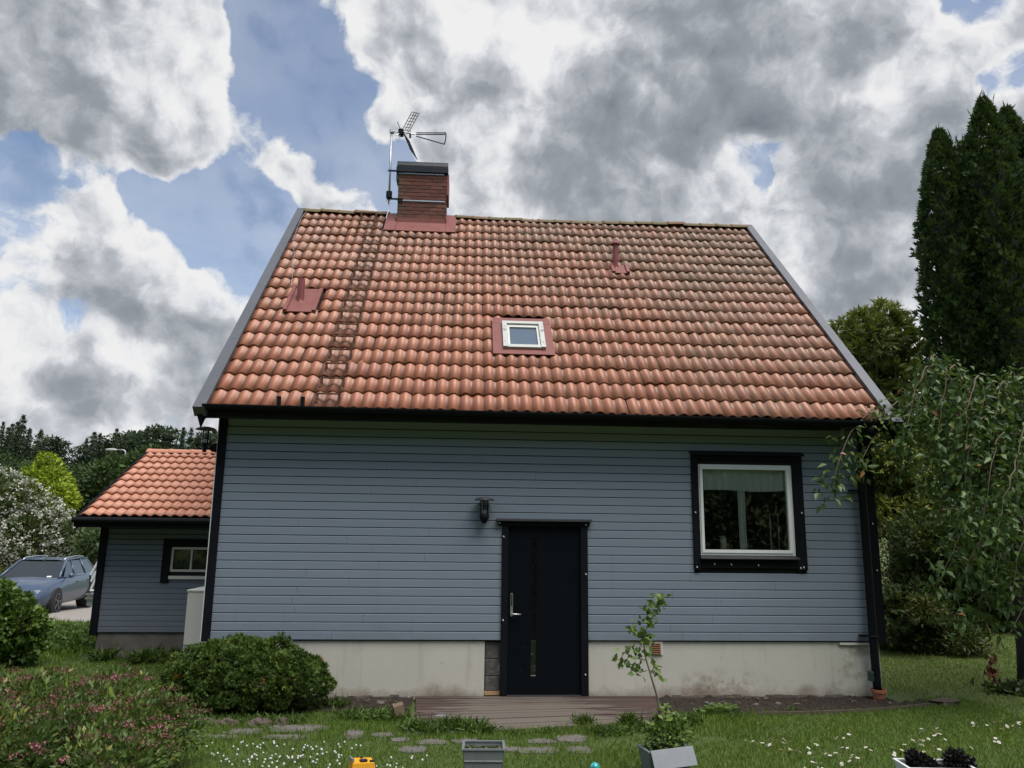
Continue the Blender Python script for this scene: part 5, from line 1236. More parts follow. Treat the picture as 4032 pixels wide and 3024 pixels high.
# ---- columnar thujas at the right
def thuja(x, y, h, rad, label, seed):
    rr = np.random.default_rng(seed); z0 = float(gz(x, y))
    t = thing('thuja', (x, y, z0), label, 'tree', 'columnar thujas at the right')
    MB().tube([(x, y, z0 - .1), (x, y, z0 + h * .5), (x, y, z0 + h * .96)], [.13, .09, .01], 7).build('trunk', M['bark'], t)
    n = 17000; f = rr.random(n) ** .9; ph = rr.random(n) * 2 * math.pi
    def prof(f): return rad * np.clip(np.minimum(.75 + f * 1.2, 1) * (1 - .18 * f) * (1 - np.clip((f - .72) / .28, 0, 1) ** 2.4 * .96), .02, None)
    lump = 1 + .10 * np.sin(ph * 3 + f * 9 + seed) + .13 * np.sin(ph * 5 - f * 41 + 2 * seed) + .11 * np.sin(ph * 8 + f * 95) + .08 * np.sin(ph * 13 - f * 140)
    q = prof(f) * lump * (.80 + .24 * rr.random(n))
    P = np.stack([x + q * np.cos(ph), y + q * np.sin(ph), z0 + .15 + f * (h - .15)], 1)
    out = np.stack([np.cos(ph), np.sin(ph), np.zeros(n)], 1); D = unit(out * .7 + np.array([0, 0, .75]) + rdir(n, rr) * .45); N = unit(np.cross(D, rdir(n, rr)))
    clump = .5 + .5 * np.sin(ph * 7 + f * 40 + seed) * np.sin(f * 57 + ph * 3)
    tint = np.clip(.25 + .35 * clump + rr.normal(0, .16, n), 0, 1)
    P, D, N = fan_points(P, D, N, 3, .5, rr); tint = np.tile(tint, 3); L = np.tile(rr.uniform(.11, .24, n), 3) * (1 - .35 * np.tile(f, 3))
    leaf_mesh('crown', P, D, N, L, L * .34, tint, M['thuja_leaf'], t, (x, y, z0), .15)
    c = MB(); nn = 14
    pr_ = [(float(prof(np.array(ff))) * .62, .15 + ff * (h - .6)) for ff in np.linspace(.01, .93, 16)]; c.lathe(pr_, (x, y, z0), nn); c.build('dark_inner_core', M['bark_dark'], t, (x, y, z0), smooth=True)  # solid dark brown core, added to close see-through gaps in the crown
    # wispy leader shoots
    m_ = 60; P = np.stack([x + rr.normal(0, .10, m_), y + rr.normal(0, .10, m_), z0 + h * rr.uniform(.93, 1.0, m_)], 1); D = unit(np.stack([rr.normal(0, .3, m_), rr.normal(0, .3, m_), np.ones(m_)], 1))
    leaf_mesh('leader_shoots', P, D, rdir(m_, rr), rr.uniform(.15, .35, m_), .05, rr.random(m_) * .6, M['thuja_leaf'], t, (x, y, z0))
def top_at(X, Y, y): p = ony(X, Y, y); return float(p[0]), float(p[2])
for X, Y, y, rad, lab, sd in ((3695, 520, 7.0, .70, 'dark columnar thuja nearest the house gable with a single leaning tip', 1), (3790, 565, 7.6, .56, 'slim dark thuja squeezed between the two taller columns', 2),
                             (3868, 395, 6.4, .74, 'tallest dark columnar thuja of the group with a pointed top', 3), (3960, 430, 7.2, .85, 'tall dark thuja standing close behind the tallest column', 4), (4045, 500, 6.6, .85, 'dark columnar thuja at the outer end of the row', 5)):
    x, z = top_at(X, Y, y); thuja(x, y, z - float(gz(x, y)), rad, lab, sd)

# ---- generic broad tree or shrub
def shrub(name, label, cat, base, lumps, n, L, Wd, m, trunk='bark', stems=(), fan=1, spread=.5, up=.2, group=None, lo=.6, cull=.55, jit=.9, seed=0, tint0=.0, drop=0.0, wide=.42, fold=.25):
    rr = np.random.default_rng(seed + 100); t = thing(name, base, label, cat, group)
    P, Nn, k = lump_points(lumps, n, rr, lo, 1.05, cull); n = len(P)
    D = unit(Nn + rdir(n, rr) * jit + np.array([0, 0, up])); N = unit(Nn * .6 + rdir(n, rr) * .7 + np.array([0, 0, .5]))
    lt = rr.random(len(lumps)); tint = np.clip(.15 + .35 * lt[k] + .35 * rr.random(n) + .18 * Nn[:, 2] * 0 + rr.normal(0, .12, n) + tint0, 0, 1)
    Ls = rr.uniform(*L, n)
    if fan > 1:
        P, D, N = fan_points(P, D, N, fan, spread, rr); tint = np.tile(tint, fan); Ls = np.tile(Ls, fan)
    leaf_mesh('crown', P, D, N, Ls, Ls * Wd, tint, M[m], t, base, fold, drop, wide)
    if stems:
        b = MB()
        for q in stems:
            rad0 = q[0]; pts = q[1:]; b.tube(pts, np.linspace(rad0, rad0 * .25, len(pts)), 7)
        b.build('trunk', M[trunk], t, base, smooth=True)
    return t
def stems_to(base, lumps, rad, cnt=None):
    out = []; b = np.array(base, float); ls = lumps if cnt is None else lumps[:cnt]
    ctr = b + np.array([0, 0, .35 * (np.mean([l[0][2] for l in ls]) - b[2])])
    for c, q in ls:
        c = np.array(c, float); mid = (ctr + c) / 2 + rng.normal(0, .05, 3) * np.linalg.norm(c - b); out.append((rad * .55, ctr, mid, c))
    return [(rad, b - np.array([0, 0, .1]), ctr)] + out

# globe thuja by the house corner
base = (.70, -.62, 0.0); rr_ = np.random.default_rng(77); lumps = []
for i in range(150):
    d = rdir(1, rr_)[0]; d[2] = abs(d[2]) * 1.1 - .25; d /= np.linalg.norm(d); q = .86 + .16 * rr_.random() + .06 * math.sin(7 * math.atan2(d[1], d[0]))
    lumps.append(((.69 + d[0] * .86 * q, -.62 + d[1] * .46 * q, .29 + d[2] * .47 * q), (.075 + .075 * rr_.random(), .09, .06 + .06 * rr_.random())))
lumps += [((.70, -.62, .33), (.70, .36, .28)), ((.90, -.62, .48), (.40, .30, .20)), ((.38, -.62, .42), (.42, .30, .17)), ((1.38, -.57, .26), (.22, .25, .22)), ((-.02, -.64, .22), (.24, .25, .18))]
t_ = shrub('globe_conifer', 'wide rounded green conifer bush against the house foundation', 'bush', base, lumps, 26000, (.028, .055), .30, 'globe_leaf', 'bark_dark', fan=4, spread=.45, up=.5, lo=.55, cull=.80, jit=.6, seed=3, tint0=.06)
b = MB()
for i in range(26):
    a = rr_.random() * 6.28; e = (.70 + .78 * math.cos(a), -.62 + .42 * math.sin(a), .10 + .30 * rr_.random()); b.tube([(.70 + .2 * math.cos(a), -.62, 0), (.70 + .5 * math.cos(a), -.62 + .25 * math.sin(a), .12), e], [.02, .014, .006], 5)
b.build('trunk', M['bark_dark'], t_, base)

# golden cypress behind the gable, other shrubs in the right background
def at(X, Y, y): return tuple(float(c) for c in ony(X, Y, y))
YC = 11.0; lumps = []
for X, Y, q in ((3330, 1320, .45), (3395, 1290, .5), (3480, 1250, .42), (3530, 1310, .5), (3440, 1340, .55), (3370, 1370, .5), (3500, 1400, .6), (3570, 1370, .45), (3330, 1400, .5), (3420, 1440, .65), (3540, 1460, .65), (3360, 1480, .6), (3470, 1520, .75), (3580, 1530, .6), (3400, 1600, .8), (3520, 1640, .9), (3480, 1760, 1.0), (3560, 1820, 1.0), (3450, 1900, 1.1), (3482, 1218, .22), (3310, 1290, .22), (3595, 1350, .28), (3385, 1262, .25), (3540, 1265, .22), (3440, 1265, .2)):
    p = ony(X, Y, YC + rr_.normal(0, .35)); lumps.append((tuple(p), q))
bx = float(np.mean([l[0][0] for l in lumps])); base = (bx, YC, 0.0)
shrub('golden_cypress', 'yellow-green feathery cypress rising behind the gable', 'tree', base, lumps, 6000, (.14, .32), .26, 'gold_leaf', stems=[(.16, (bx, YC, -.1), (bx, YC, 3.0), (bx, YC, 7.2))] + [(.05, (bx, YC, 1.5 + .4 * i), tuple(np.array(l[0]))) for i, l in enumerate(lumps[:12])], fan=3, spread=.45, up=.3, lo=.45, cull=.4, jit=.8, seed=6, drop=.1, tint0=-.2)
# yellow-green lower cypress sprays beside the wall
YB = 5.2; lumps = [(at(X, Y, YB + rr_.normal(0, .2)), q) for X, Y, q in ((3480, 1850, .38), (3530, 1830, .40), (3560, 1920, .42), (3500, 1950, .42), (3480, 2030, .40), (3560, 2030, .45), (3620, 1960, .40), (3520, 1760, .35), (3590, 1850, .38))]
c0 = np.mean([l[0] for l in lumps], 0); base = (float(c0[0]), YB, 0.0)
shrub('cypress_bush', 'yellow-tipped cypress bush just beyond the corner downpipe', 'bush', base, lumps, 3600, (.10, .20), .34, 'gold_leaf', stems=stems_to(base, lumps, .07), fan=3, spread=.5, up=.1, lo=.4, cull=.4, seed=8, drop=.12)
YB = 4.8; lumps = [(at(X, Y, YB + rr_.normal(0, .15)), q) for X, Y, q in ((3480, 2120, .28), (3530, 2080, .26), (3500, 2200, .32), (3560, 2170, .30), (3520, 2280, .32), (3570, 2250, .28), (3500, 2350, .32), (3560, 2360, .32))]
c0 = np.mean([l[0] for l in lumps], 0); base = (float(c0[0]), YB, 0.0)
shrub('pale_shrub', 'airy shrub with pale pinkish young leaves beyond the downpipe', 'shrub', base, lumps, 2600, (.05, .10), .5, 'pale_leaf', stems=stems_to(base, lumps, .03), lo=.2, cull=.2, seed=9)
YB = 4.0; lumps = [(at(X, Y, YB + rr_.normal(0, .2)), q) for X, Y, q in ((3500, 2400, .40), (3560, 2440, .42), (3620, 2380, .45), (3520, 2500, .38), (3600, 2500, .36), (3680, 2300, .55), (3700, 2180, .60), (3640, 2260, .5), (3760, 2250, .55), (3620, 2120, .5), (3780, 2140, .6), (3850, 2200, .55), (3840, 2080, .6), (3900, 2280, .5))]
c0 = np.mean([l[0] for l in lumps], 0); base = (float(c0[0]), YB, 0.0)
shrub('evergreen_bush', 'large dark evergreen bush in the shade under the thujas', 'bush', base, lumps, 8000, (.08, .16), .42, 'shrub_leaf', stems=stems_to(base, lumps, .09), fan=2, spread=.6, lo=.5, cull=.45, seed=10)
YB = 3.6; lumps = []
for X, Y, q in ((3640, 2400, .30), (3690, 2440, .30), (3740, 2480, .30), (3790, 2520, .30), (3830, 2560, .26), (3700, 2500, .25), (3760, 2550, .22), (3660, 2350, .30), (3850, 2460, .26)): lumps.append((at(X, Y, YB + rr_.normal(0, .15)), (q * 1.2, q, q * .8)))
c0 = np.mean([l[0] for l in lumps], 0); base = (float(ony(3720, 2600, YB)[0]), YB, 0.0)
shrub('arching_shrub', 'low shrub with arching grey-green branches sweeping down to the lawn', 'shrub', base, lumps, 3800, (.07, .13), .34, 'shrub_leaf', stems=stems_to(base, lumps, .04), lo=.3, cull=.3, seed=12, tint0=.22, drop=.15)
YB = 9.0; lumps = [(at(X, Y, YB + rr_.normal(0, .3)), q) for X, Y, q in ((3900, 2430, .6), (3960, 2400, .7), (4020, 2440, .7), (3930, 2350, .7), (4000, 2320, .8), (4070, 2380, .9), (3990, 2470, .5), (4100, 2450, .8))]
c0 = np.mean([l[0] for l in lumps], 0); base = (float(c0[0]), YB, 0.0)
shrub('hazy_shrub', 'pale green shrub on the far lawn behind the thin tree trunk', 'shrub', base, lumps, 3000, (.08, .16), .5, 'pale_leaf', stems=stems_to(base, lumps, .05), lo=.4, cull=.4, seed=14, tint0=-.15)

# ---- weeping cherry at the right
TRK = [(10.98, .62, -.1), (10.99, .60, .5), (10.95, .55, 1.2), (10.90, .45, 2.0), (10.70, .30, 2.7)]
ch = thing('weeping_tree', (10.72, .62, 0.0), 'weeping small tree with glossy drooping leaves hanging over the house corner', 'tree')
MB().tube(TRK, [.17, .145, .13, .11, .08], 10).build('trunk', M['bark_dark'], ch, smooth=True)
hub = np.array([10.7, .30, 2.65])
arch = []                                              # (end pixel, depth) of the weeping branches: they start at the hub, arch over and hang
for X0, Y0, X1, Y1, y in ((3440, 1620, 3260, 1980, -.60), (3540, 1640, 3370, 1870, -.55), (3680, 1420, 3560, 1740, -.9), (3760, 1440, 3690, 1830, -1.0), (3850, 1480, 3800, 1900, -1.2), (3950, 1500, 3920, 1960, -1.1), (4010, 1480, 3990, 1850, -.4),
                          (3620, 1560, 3500, 1800, -.3), (3720, 1560, 3640, 1960, -.5), (3800, 1600, 3700, 2080, -.7), (3880, 1640, 3790, 2050, -1.3), (3960, 1700, 3860, 2180, -1.4), (4000, 1900, 3690, 2320, -1.2), (4010, 2000, 3740, 2440, -1.1), (4020, 1950, 3830, 2260, -.9), (4030, 2050, 3850, 2420, -.8), (4040, 2150, 3960, 2480, -.9),
                          (4030, 1780, 3930, 2150, -1.8), (4050, 1650, 4000, 2100, -1.6), (3680, 1395, 3640, 1600, -.7), (3900, 1520, 3850, 1700, -1.0), (3990, 1460, 3950, 1640, -.7), (4040, 2080, 3990, 2380, -1.2), (3980, 2150, 3905, 2330, -1.0), (3545, 1575, 3470, 1670, -.5), (3640, 1600, 3560, 1860, -.6), (3760, 1660, 3740, 2000, -.9), (3830, 1560, 3770, 1760, -1.1)):
    arch.append((ony(X0, Y0, y + .25), ony(X1, Y1, y)))
for i in range(26):                                    # the far and outer side, mostly out of frame
    a = random.uniform(-1.9, 1.6); rad = random.uniform(1.2, 2.4); zt = random.uniform(3.2, 4.3); arch.append((hub + np.array([math.cos(a) * rad * .7, math.sin(a) * rad * .7 + .2, zt - 2.65]), hub + np.array([math.cos(a) * rad, math.sin(a) * rad + .2, random.uniform(-1.3, .6)])))
lp, ld, ln_ = [], [], []; bm_ = MB()
for top_p, end in arch:
    top_p, end = np.array(top_p), np.array(end)
    p1_ = hub + (top_p - hub) * .5 + np.array([0, 0, .35]); pts = []
    for f in np.linspace(0, 1, 7): pts.append((1 - f) ** 2 * hub + 2 * f * (1 - f) * p1_ + f * f * top_p)
    for f in np.linspace(.12, 1, 9):
        c1 = top_p + (end - top_p) * np.array([.55, .55, .12]); pts.append((1 - f) ** 2 * top_p + 2 * f * (1 - f) * c1 + f * f * end)
    pts = [p + rng.normal(0, .012, 3) for p in pts]; bm_.tube(pts, np.linspace(.015, .003, len(pts)), 5)
    pa = np.array(pts); seg = np.linalg.norm(np.diff(pa, axis=0), axis=1); cum = np.concatenate([[0], np.cumsum(seg)]); tot = cum[-1]
    cnt = int(tot * 56); u = tot * (1 - rng.random(cnt) ** 1.25 * .78)
    P = np.stack([np.interp(u, cum, pa[:, k]) for k in range(3)], 1); tw = rdir(cnt, rng); P = P + tw * rng.random((cnt, 1)) ** .7 * .20 * np.array([1, 1, .8])
    lp.append(P); ld.append(unit(tw * .9 + np.array([0, 0, -.65]) + rng.normal(0, .35, (cnt, 3)))); ln_.append(unit(rdir(cnt, rng) + np.array([0, 0, .9])))
bm_.build('branches', M['twig'], ch, (10.72, .62, 0.0), smooth=True)
lp = np.concatenate(lp); ld = np.concatenate(ld); ln_ = np.concatenate(ln_); n = len(lp); Ls = rng.uniform(.075, .14, n)
leaf_mesh('leaves', lp, ld, ln_, Ls, Ls * .50, np.clip(rng.normal(.45, .22, n), 0, 1), M['cherry_leaf'], ch, (10.72, .62, 0.0), .22, .12, .38)
dl = ony(3900, 2570, -.9); nn = 26; P = np.stack([dl[0] + rng.normal(0, .035, nn), dl[1] + rng.normal(0, .03, nn), dl[2] - rng.random(nn) * .26], 1)
o = leaf_mesh('dead_leaf_cluster', P, unit(np.stack([rng.normal(0, .4, nn), rng.normal(0, .4, nn), -np.ones(nn)], 1)), rdir(nn, rng), rng.uniform(.08, .13, nn), rng.uniform(.04, .065, nn), rng.random(nn), M['dead_leaf'], ch, (10.72, .62, 0.0), .5)
o['label'] = 'withered red-brown leaf cluster hanging on a bare twig'
MB().tube([dl + np.array([0, 0, .02]), dl + np.array([.10, .05, .12]), dl + np.array([.35, .1, .22]), dl + np.array([.7, .3, .5])], .005, 5).build('bare_twig', M['twig'], ch)

# ---- spiraea in the left foreground
base = (.0, -3.5, 0.0); lumps = []
rs = np.random.default_rng(31)
for i in range(120):
    x = rs.uniform(-1.7, .84); y = rs.uniform(-4.4, -2.7); edge = min(1, (0.98 - x) / .9); h = .34 + .42 * edge ** .55 + rs.normal(0, .06); lumps.append(((x, y, h * .60), (.17, .17, max(.16, h * .42))))
sp_ = shrub('spiraea_bush', 'low spreading bush dotted with pink and faded flower heads', 'bush', base, lumps, 42000, (.034, .066), .46, 'spiraea_leaf', stems=stems_to(base, lumps, .02, 40), lo=.45, cull=.35, up=.35, jit=.8, seed=15, tint0=.12)
P, Nn, k = lump_points(lumps, 1500, rs, .98, 1.10, .80); m_ = Nn[:, 2] > .15; P = P[m_][:620]; q = 24
hc = rs.random(len(P)) ** 1.6; PP = np.repeat(P, q, 0) + rs.normal(0, 1, (len(P) * q, 3)) * np.array([.030, .030, .008]); n = len(PP)
leaf_mesh('flower_heads', PP, unit(rs.normal(0, .5, (n, 3)) + np.array([0, 0, .6])), rdir(n, rs), .017, .015, np.clip(np.repeat(hc, q) + rs.normal(0, .1, n), 0, 1), M['spiraea_flower'], sp_, base)
n = 60; P = np.stack([rs.uniform(-1.3, .6, n), rs.uniform(-4.0, -2.9, n), rs.uniform(.45, .7, n)], 1); leaf_mesh('grass_stalks', P, unit(np.stack([rs.normal(0, .5, n), rs.normal(0, .3, n), np.ones(n)], 1)), rdir(n, rs), rs.uniform(.12, .28, n), .010, rs.uniform(.5, .9, n), M['grass_blade'], sp_, base, .1, .25, .5)['kind'] = 'stuff'

# ---- leafy bush at the left edge
YB = 2.2; lumps = [(at(X, Y, YB + rr_.normal(0, .2)), q) for X, Y, q in ((-70, 2360, .30), (-10, 2345, .22), (30, 2385, .22), (75, 2415, .22), (120, 2440, .18), (150, 2425, .10), (0, 2440, .28), (70, 2480, .26), (120, 2500, .20), (10, 2540, .28), (80, 2560, .22), (-70, 2460, .36), (-60, 2570, .36), (160, 2460, .12), (45, 2330, .10), (95, 2370, .10), (140, 2540, .12))]
base = (float(ony(40, 2625, YB)[0]), YB, 0.0)
shrub('leafy_bush', 'bright green broad-leaved bush in front of the drive', 'bush', base, lumps, 5200, (.05, .10), .75, 'bush_leaf', stems=stems_to(base, lumps, .03), lo=.5, cull=.4, seed=17, drop=.15, wide=.45)

# ---- white flowering bush behind the car
YB = 25.0; lumps = [(at(X, Y, YB + rr_.normal(0, .4)), q) for X, Y, q in ((-20, 1960, 1.2), (40, 1930, .7), (110, 1960, .7), (60, 2030, 1.1), (160, 2020, .8), (220, 2060, .7), (270, 2100, .6), (310, 2130, .5), (120, 2110, 1.0), (200, 2140, .9), (280, 2170, .7), (40, 2130, 1.1), (320, 2190, .45), (-40, 2100, 1.2), (100, 2190, .9), (220, 2210, .7))]
base = (float(ony(150, 2300, YB)[0]), YB, float(gz(-15, YB)))
eb = shrub('flowering_bush', 'big bush covered in white flower heads behind the car', 'bush', base, lumps, 5200, (.16, .30), .5, 'shrub_leaf', stems=stems_to(base, lumps, .08), lo=.6, cull=.5, seed=18, tint0=.15)
P, Nn, k = lump_points(lumps, 950, rs, .98, 1.08, .9); q = 8; PP = np.repeat(P, q, 0) + rs.normal(0, .055, (len(P) * q, 3)); n = len(PP)
leaf_mesh('flower_heads', PP, unit(np.repeat(Nn, q, 0) + rdir(n, rs)), rdir(n, rs), .10, .085, rs.random(n), M['elder_flower'], eb, base)
# low bush strip and purple bush by the car
YB = 21.0; lumps = [(at(X, Y, YB), q) for X, Y, q in ((20, 2290, .5), (70, 2300, .45), (-40, 2290, .6), (110, 2310, .35))]; base = (float(ony(40, 2350, YB)[0]), YB, float(gz(-14, YB)))
shrub('low_bush', 'low brownish-green bush beside the car bonnet', 'bush', base, lumps, 1000, (.12, .22), .5, 'shrub_leaf', stems=stems_to(base, lumps, .04), lo=.5, cull=.4, seed=19, tint0=.3)
# lime tree
YB = 44.0; lumps = [(at(X, Y, YB + rr_.normal(0, .5)), q) for X, Y, q in ((185, 1820, .55), (215, 1850, .6), (170, 1860, .7), (130, 1890, .8), (200, 1900, .9), (245, 1900, .6), (100, 1920, .6), (160, 1950, .9), (230, 1955, .9), (275, 1945, .5), (250, 1985, .8), (200, 1990, .7), (290, 1975, .4), (175, 1805, .3), (110, 1960, .5), (170, 2010, .6))]
base = (float(ony(190, 2150, YB)[0]), YB, float(gz(-26, YB)))
shrub('lime_tree', 'bright yellow-green tree standing out before the dark wood', 'tree', base, lumps, 4200, (.22, .42), .5, 'lime_leaf', stems=stems_to(base, lumps, .14), lo=.5, cull=.45, seed=20)
# dark broadleaf trees behind the annex
for i, (pts, YB, lab) in enumerate((([(400, 1870, 1.0), (350, 1900, 1.0), (450, 1880, 1.0), (330, 1960, 1.2), (400, 1950, 1.3), (470, 1940, 1.2), (350, 2030, 1.2), (420, 2030, 1.2), (320, 2080, .9), (380, 2100, 1.0), (440, 1840, .7), (300, 2000, .7)], 46.0, 'dark broadleaf tree behind the left end of the annex roof'),
                                   ([(540, 1830, .9), (600, 1810, 1.0), (660, 1830, 1.0), (500, 1850, .8), (560, 1890, 1.2), (640, 1890, 1.2), (520, 1930, 1.0)], 50.0, 'dark leafy tree showing above the annex ridge'),
                                   ([(395, 2120, .6), (370, 2160, .6), (400, 2190, .6), (380, 2230, .5), (350, 2130, .5), (420, 2150, .7), (340, 2190, .5)], 22.0, 'dark bush in the shade behind the annex corner'))):
    lumps = [(at(X, Y, YB + rr_.normal(0, .5)), q) for X, Y, q in pts]; c0 = np.mean([l[0] for l in lumps], 0); base = (float(c0[0]), YB, float(gz(c0[0], YB)))
    shrub('broadleaf_tree' if i < 2 else 'dark_bush', lab, 'tree' if i < 2 else 'bush', base, lumps, 4000 if i < 2 else 2500, (.25, .5) if i < 2 else (.12, .24), .55, 'wood_leaf', stems=stems_to(base, lumps, .16 if i < 2 else .05), lo=.5, cull=.45, seed=40 + i, tint0=.15)

# ---- wooded hill: spruces on the skyline, broadleaf trees on the slope
def tree_variant(kind, seed):
    rr = np.random.default_rng(seed)
    if kind == 'spruce':
        P, D, L = [], [], []
        for w in range(20):
            f = w / 19; z = .18 + .80 * f + rr.normal(0, .008); rad = (.20 * (1 - f) ** .85 + .012) * rr.uniform(.6, 1.2); nb = int(12 - 5 * f)
            for k in range(nb):
                a = k * 6.283 / nb + rr.random() * .8; rl = rad * rr.uniform(.65, 1.1); 
                for g in np.linspace(.15, 1, 7):
                    for _ in range(4):
                        P.append((rl * g * math.cos(a) + rr.normal(0, .008), rl * g * math.sin(a) + rr.normal(0, .008), z - .07 * g * g * (1 - f) + rr.normal(0, .012))); D.append((math.cos(a + rr.normal(0, .7)), math.sin(a + rr.normal(0, .7)), -.35)); L.append(.038 * (1 - .5 * f))
        for _ in range(12): P.append((0, 0, .96 + rr.random() * .02)); D.append((rr.normal(0, .4), rr.normal(0, .4), 1)); L.append(.03)
        P, D, L = np.array(P), np.array(D), np.array(L)
    elif kind == 'pine':
        lm = [((rr.normal(0, .09), rr.normal(0, .09), rr.uniform(.50, .94)), (rr.uniform(.07, .14), rr.uniform(.07, .14), rr.uniform(.03, .07))) for _ in range(15)]
        P, Nn, _ = lump_points(lm, 1500, rr, .3, 1.0, .3); D = unit(Nn + rdir(len(P), rr)); L = rr.uniform(.025, .05, len(P))
    else:
        lm = [((rr.normal(0, .17), rr.normal(0, .17), rr.uniform(.35, .86)), rr.uniform(.12, .22)) for _ in range(14)]
        P, Nn, _ = lump_points(lm, 1700, rr, .6, 1.05, .5); D = unit(Nn + rdir(len(P), rr)); L = rr.uniform(.035, .065, len(P))
    n = len(P); m = M['wood_leaf' if kind == 'broad' else 'spruce_leaf']
    cme = leaf_mesh('crown', P, D, rdir(n, rr) + np.array([0, 0, .6]), L, L * .5, np.clip(rr.normal(.5, .25, n), 0, 1), m, None, (0, 0, 0), mesh_only=True)
    b = MB(); b.tube([(0, 0, -.03), (.01, 0, .4), (0, .01, .9)], [.022, .015, .003], 6)
    if kind != 'spruce':
        for _ in range(7): a = rr.random() * 6.28; b.tube([(0, 0, rr.uniform(.25, .6)), (.12 * math.cos(a), .12 * math.sin(a), rr.uniform(.5, .8))], [.010, .003], 4)
    tme = bpy.data.meshes.new('trunk'); tme.from_pydata([tuple(float(c) for c in p) for p in b.v], [], b.f); tme.materials.append(M['bark'])
    return cme, tme
VAR = {k: [tree_variant(k, 60 + 7 * i + len(k)) for i in range(3)] for k in ('spruce', 'pine', 'broad')}
LAB = {'spruce': ('spruce_tree', 'dark pointed spruce on the skyline of the wooded hill', 'spruces on the hill'), 'pine': ('pine_tree', 'open-crowned dark pine on the skyline of the wooded hill', 'pines on the hill'), 'broad': ('broadleaf_tree', 'dark green broadleaf tree on the slope of the wooded hill', 'broadleaf trees on the slope')}
def forest_tree(kind, x, y, h, wide=1.0):
    nm, lab, grp = LAB[kind]; c, t = VAR[kind][random.randrange(3)]; z = float(gz(x, y))
    o = thing(nm, (x, y, z), lab, 'tree', grp); s = h; o.scale = (s * wide, s * wide, s); o.rotation_euler = (0, 0, random.random() * 6.28)
    for n_, me in (('crown', c), ('trunk', t)):
        q = bpy.data.objects.new(n_, me); COL.objects.link(q); q.parent = o
for zx, zy, kind in ((-40, 200, 'spruce'), (40, 170, 'spruce'), (95, 230, 'spruce'), (140, 190, 'spruce'), (200, 170, 'spruce'), (260, 105, 'spruce'), (330, 240, 'spruce'), (375, 300, 'pine'), (450, 255, 'spruce'), (500, 380, 'spruce'), (635, 310, 'pine'), (560, 470, 'broad'), (945, 350, 'spruce'), (880, 400, 'pine'), (1030, 280, 'spruce'), (1095, 300, 'spruce'), (1150, 350, 'pine'), (1205, 300, 'pine'), (1275, 245, 'spruce'), (1400, 300, 'pine'), (1490, 230, 'pine'), (1550, 270, 'pine'), (1610, 235, 'spruce'), (1680, 240, 'pine'), (1735, 200, 'pine'), (1780, 215, 'pine'), (1830, 235, 'spruce'), (1900, 240, 'pine'), (2000, 230, 'spruce'), (2085, 245, 'spruce'), (2150, 290, 'pine'), (2230, 270, 'pine'), (2330, 260, 'spruce'), (2450, 280, 'pine')):
    y = 116 + random.uniform(-4, 6); p = ony(zx / 2.765, 1600 + zy / 2.765, y); forest_tree(kind, float(p[0]), y, float(p[2]) - float(gz(p[0], y)), random.uniform(.62, .9) if kind != 'pine' else random.uniform(.9, 1.25))
for row, (y0, ytop, cnt) in enumerate(((101, 1800, 20), (94, 1825, 20), (86, 1850, 18), (78, 1880, 16))):
    for i in range(cnt):
        X = -120 + 1050 * (i + random.random() * .7) / cnt; y = y0 + random.uniform(-3, 3); dip = 55 * math.exp(-((X - 290) / 110.0) ** 2) * (row < 2)
        p = ony(X, ytop + dip + random.gauss(0, 16), y); h = max(5.0, float(p[2]) - float(gz(p[0], y))); forest_tree('broad' if random.random() < .8 else 'spruce', float(p[0]), y, h, random.uniform(.95, 1.3))
# the wood behind the camera, seen only in the window glass, and the far woods that close the horizon
def wood_mass(name, label, pts, n, seed, L):
    rr = np.random.default_rng(seed); lm = []
    for (x, y, h) in pts:
        for _ in range(5): lm.append(((x + rr.normal(0, 1.6), y + rr.normal(0, 1.4), float(gz(x, y)) + h * rr.uniform(.12, .85)), rr.uniform(.16, .26) * h))
    P, Nn, k = lump_points(lm, n, rr, .7, 1.05, .6); n = len(P)
    o = leaf_mesh(name, P, unit(Nn + rdir(n, rr)), unit(Nn + rdir(n, rr)), rr.uniform(*L, n), rr.uniform(*L, n) * .6, np.clip(.2 + .5 * rr.random(n), 0, 1), M['wood_leaf'])
    tag(o, label, 'woodland', kind='stuff')
wood_mass('woodland', 'dense green wood across the garden from the house', [(x + 1.8 * k, -24 - 5 * k + 2 * math.sin(x), 13 + 2 * math.sin(x * 1.7) + 2 * k) for k in range(3) for x in np.arange(-34, 44, 3.6)], 110000, 88, (.25, .5))
wood_mass('woodland', 'far dark wood closing the view behind the right-hand lawn', [(x, 34 + 3 * math.sin(x), 7 + 2 * math.sin(x * 1.3)) for x in np.arange(14, 60, 4.0)], 12000, 89, (.4, .8))

# ================================================================== grass, weeds, flowers
rg = np.random.default_rng(44)
def in_house(x, y): return (x > -.05) & (x < 8.62) & (y > -.02)
def in_deck(x, y): return (x > 2.58) & (x < 5.64) & (y > -1.72 + .17 * (x - 2.69)) & (y < 0.1)
def in_bed(x, y):
    y = y - .07 * np.sin(x * 6.1) - .05 * np.sin(x * 17.3) - .09
    return ((x > 5.6) & (x < 8.9) & (y > np.interp(x, [5.5, 6.7, 7.9, 8.75, 9.15], [-.74, -.80, -.68, -.44, -.36])) & (y < .05)) | ((x > 1.3) & (x < 2.6) & (y > -.66) & (y < .05))
stones = []
for X, Y, rx, ry in PS:
    c = onz(X, Y, .0); a = onz(X - rx, Y, 0); d = onz(X, Y - ry, 0); stones.append((c[0], c[1], abs(c[0] - a[0]) * .72, abs(d[1] - c[1]) * .55))
def in_stone(x, y):
    m = np.zeros(len(x), bool)
    for cx, cy, hx, hy in stones: m |= ((x - cx) / hx) ** 2 + ((y - cy) / hy) ** 2 < 1
    return m
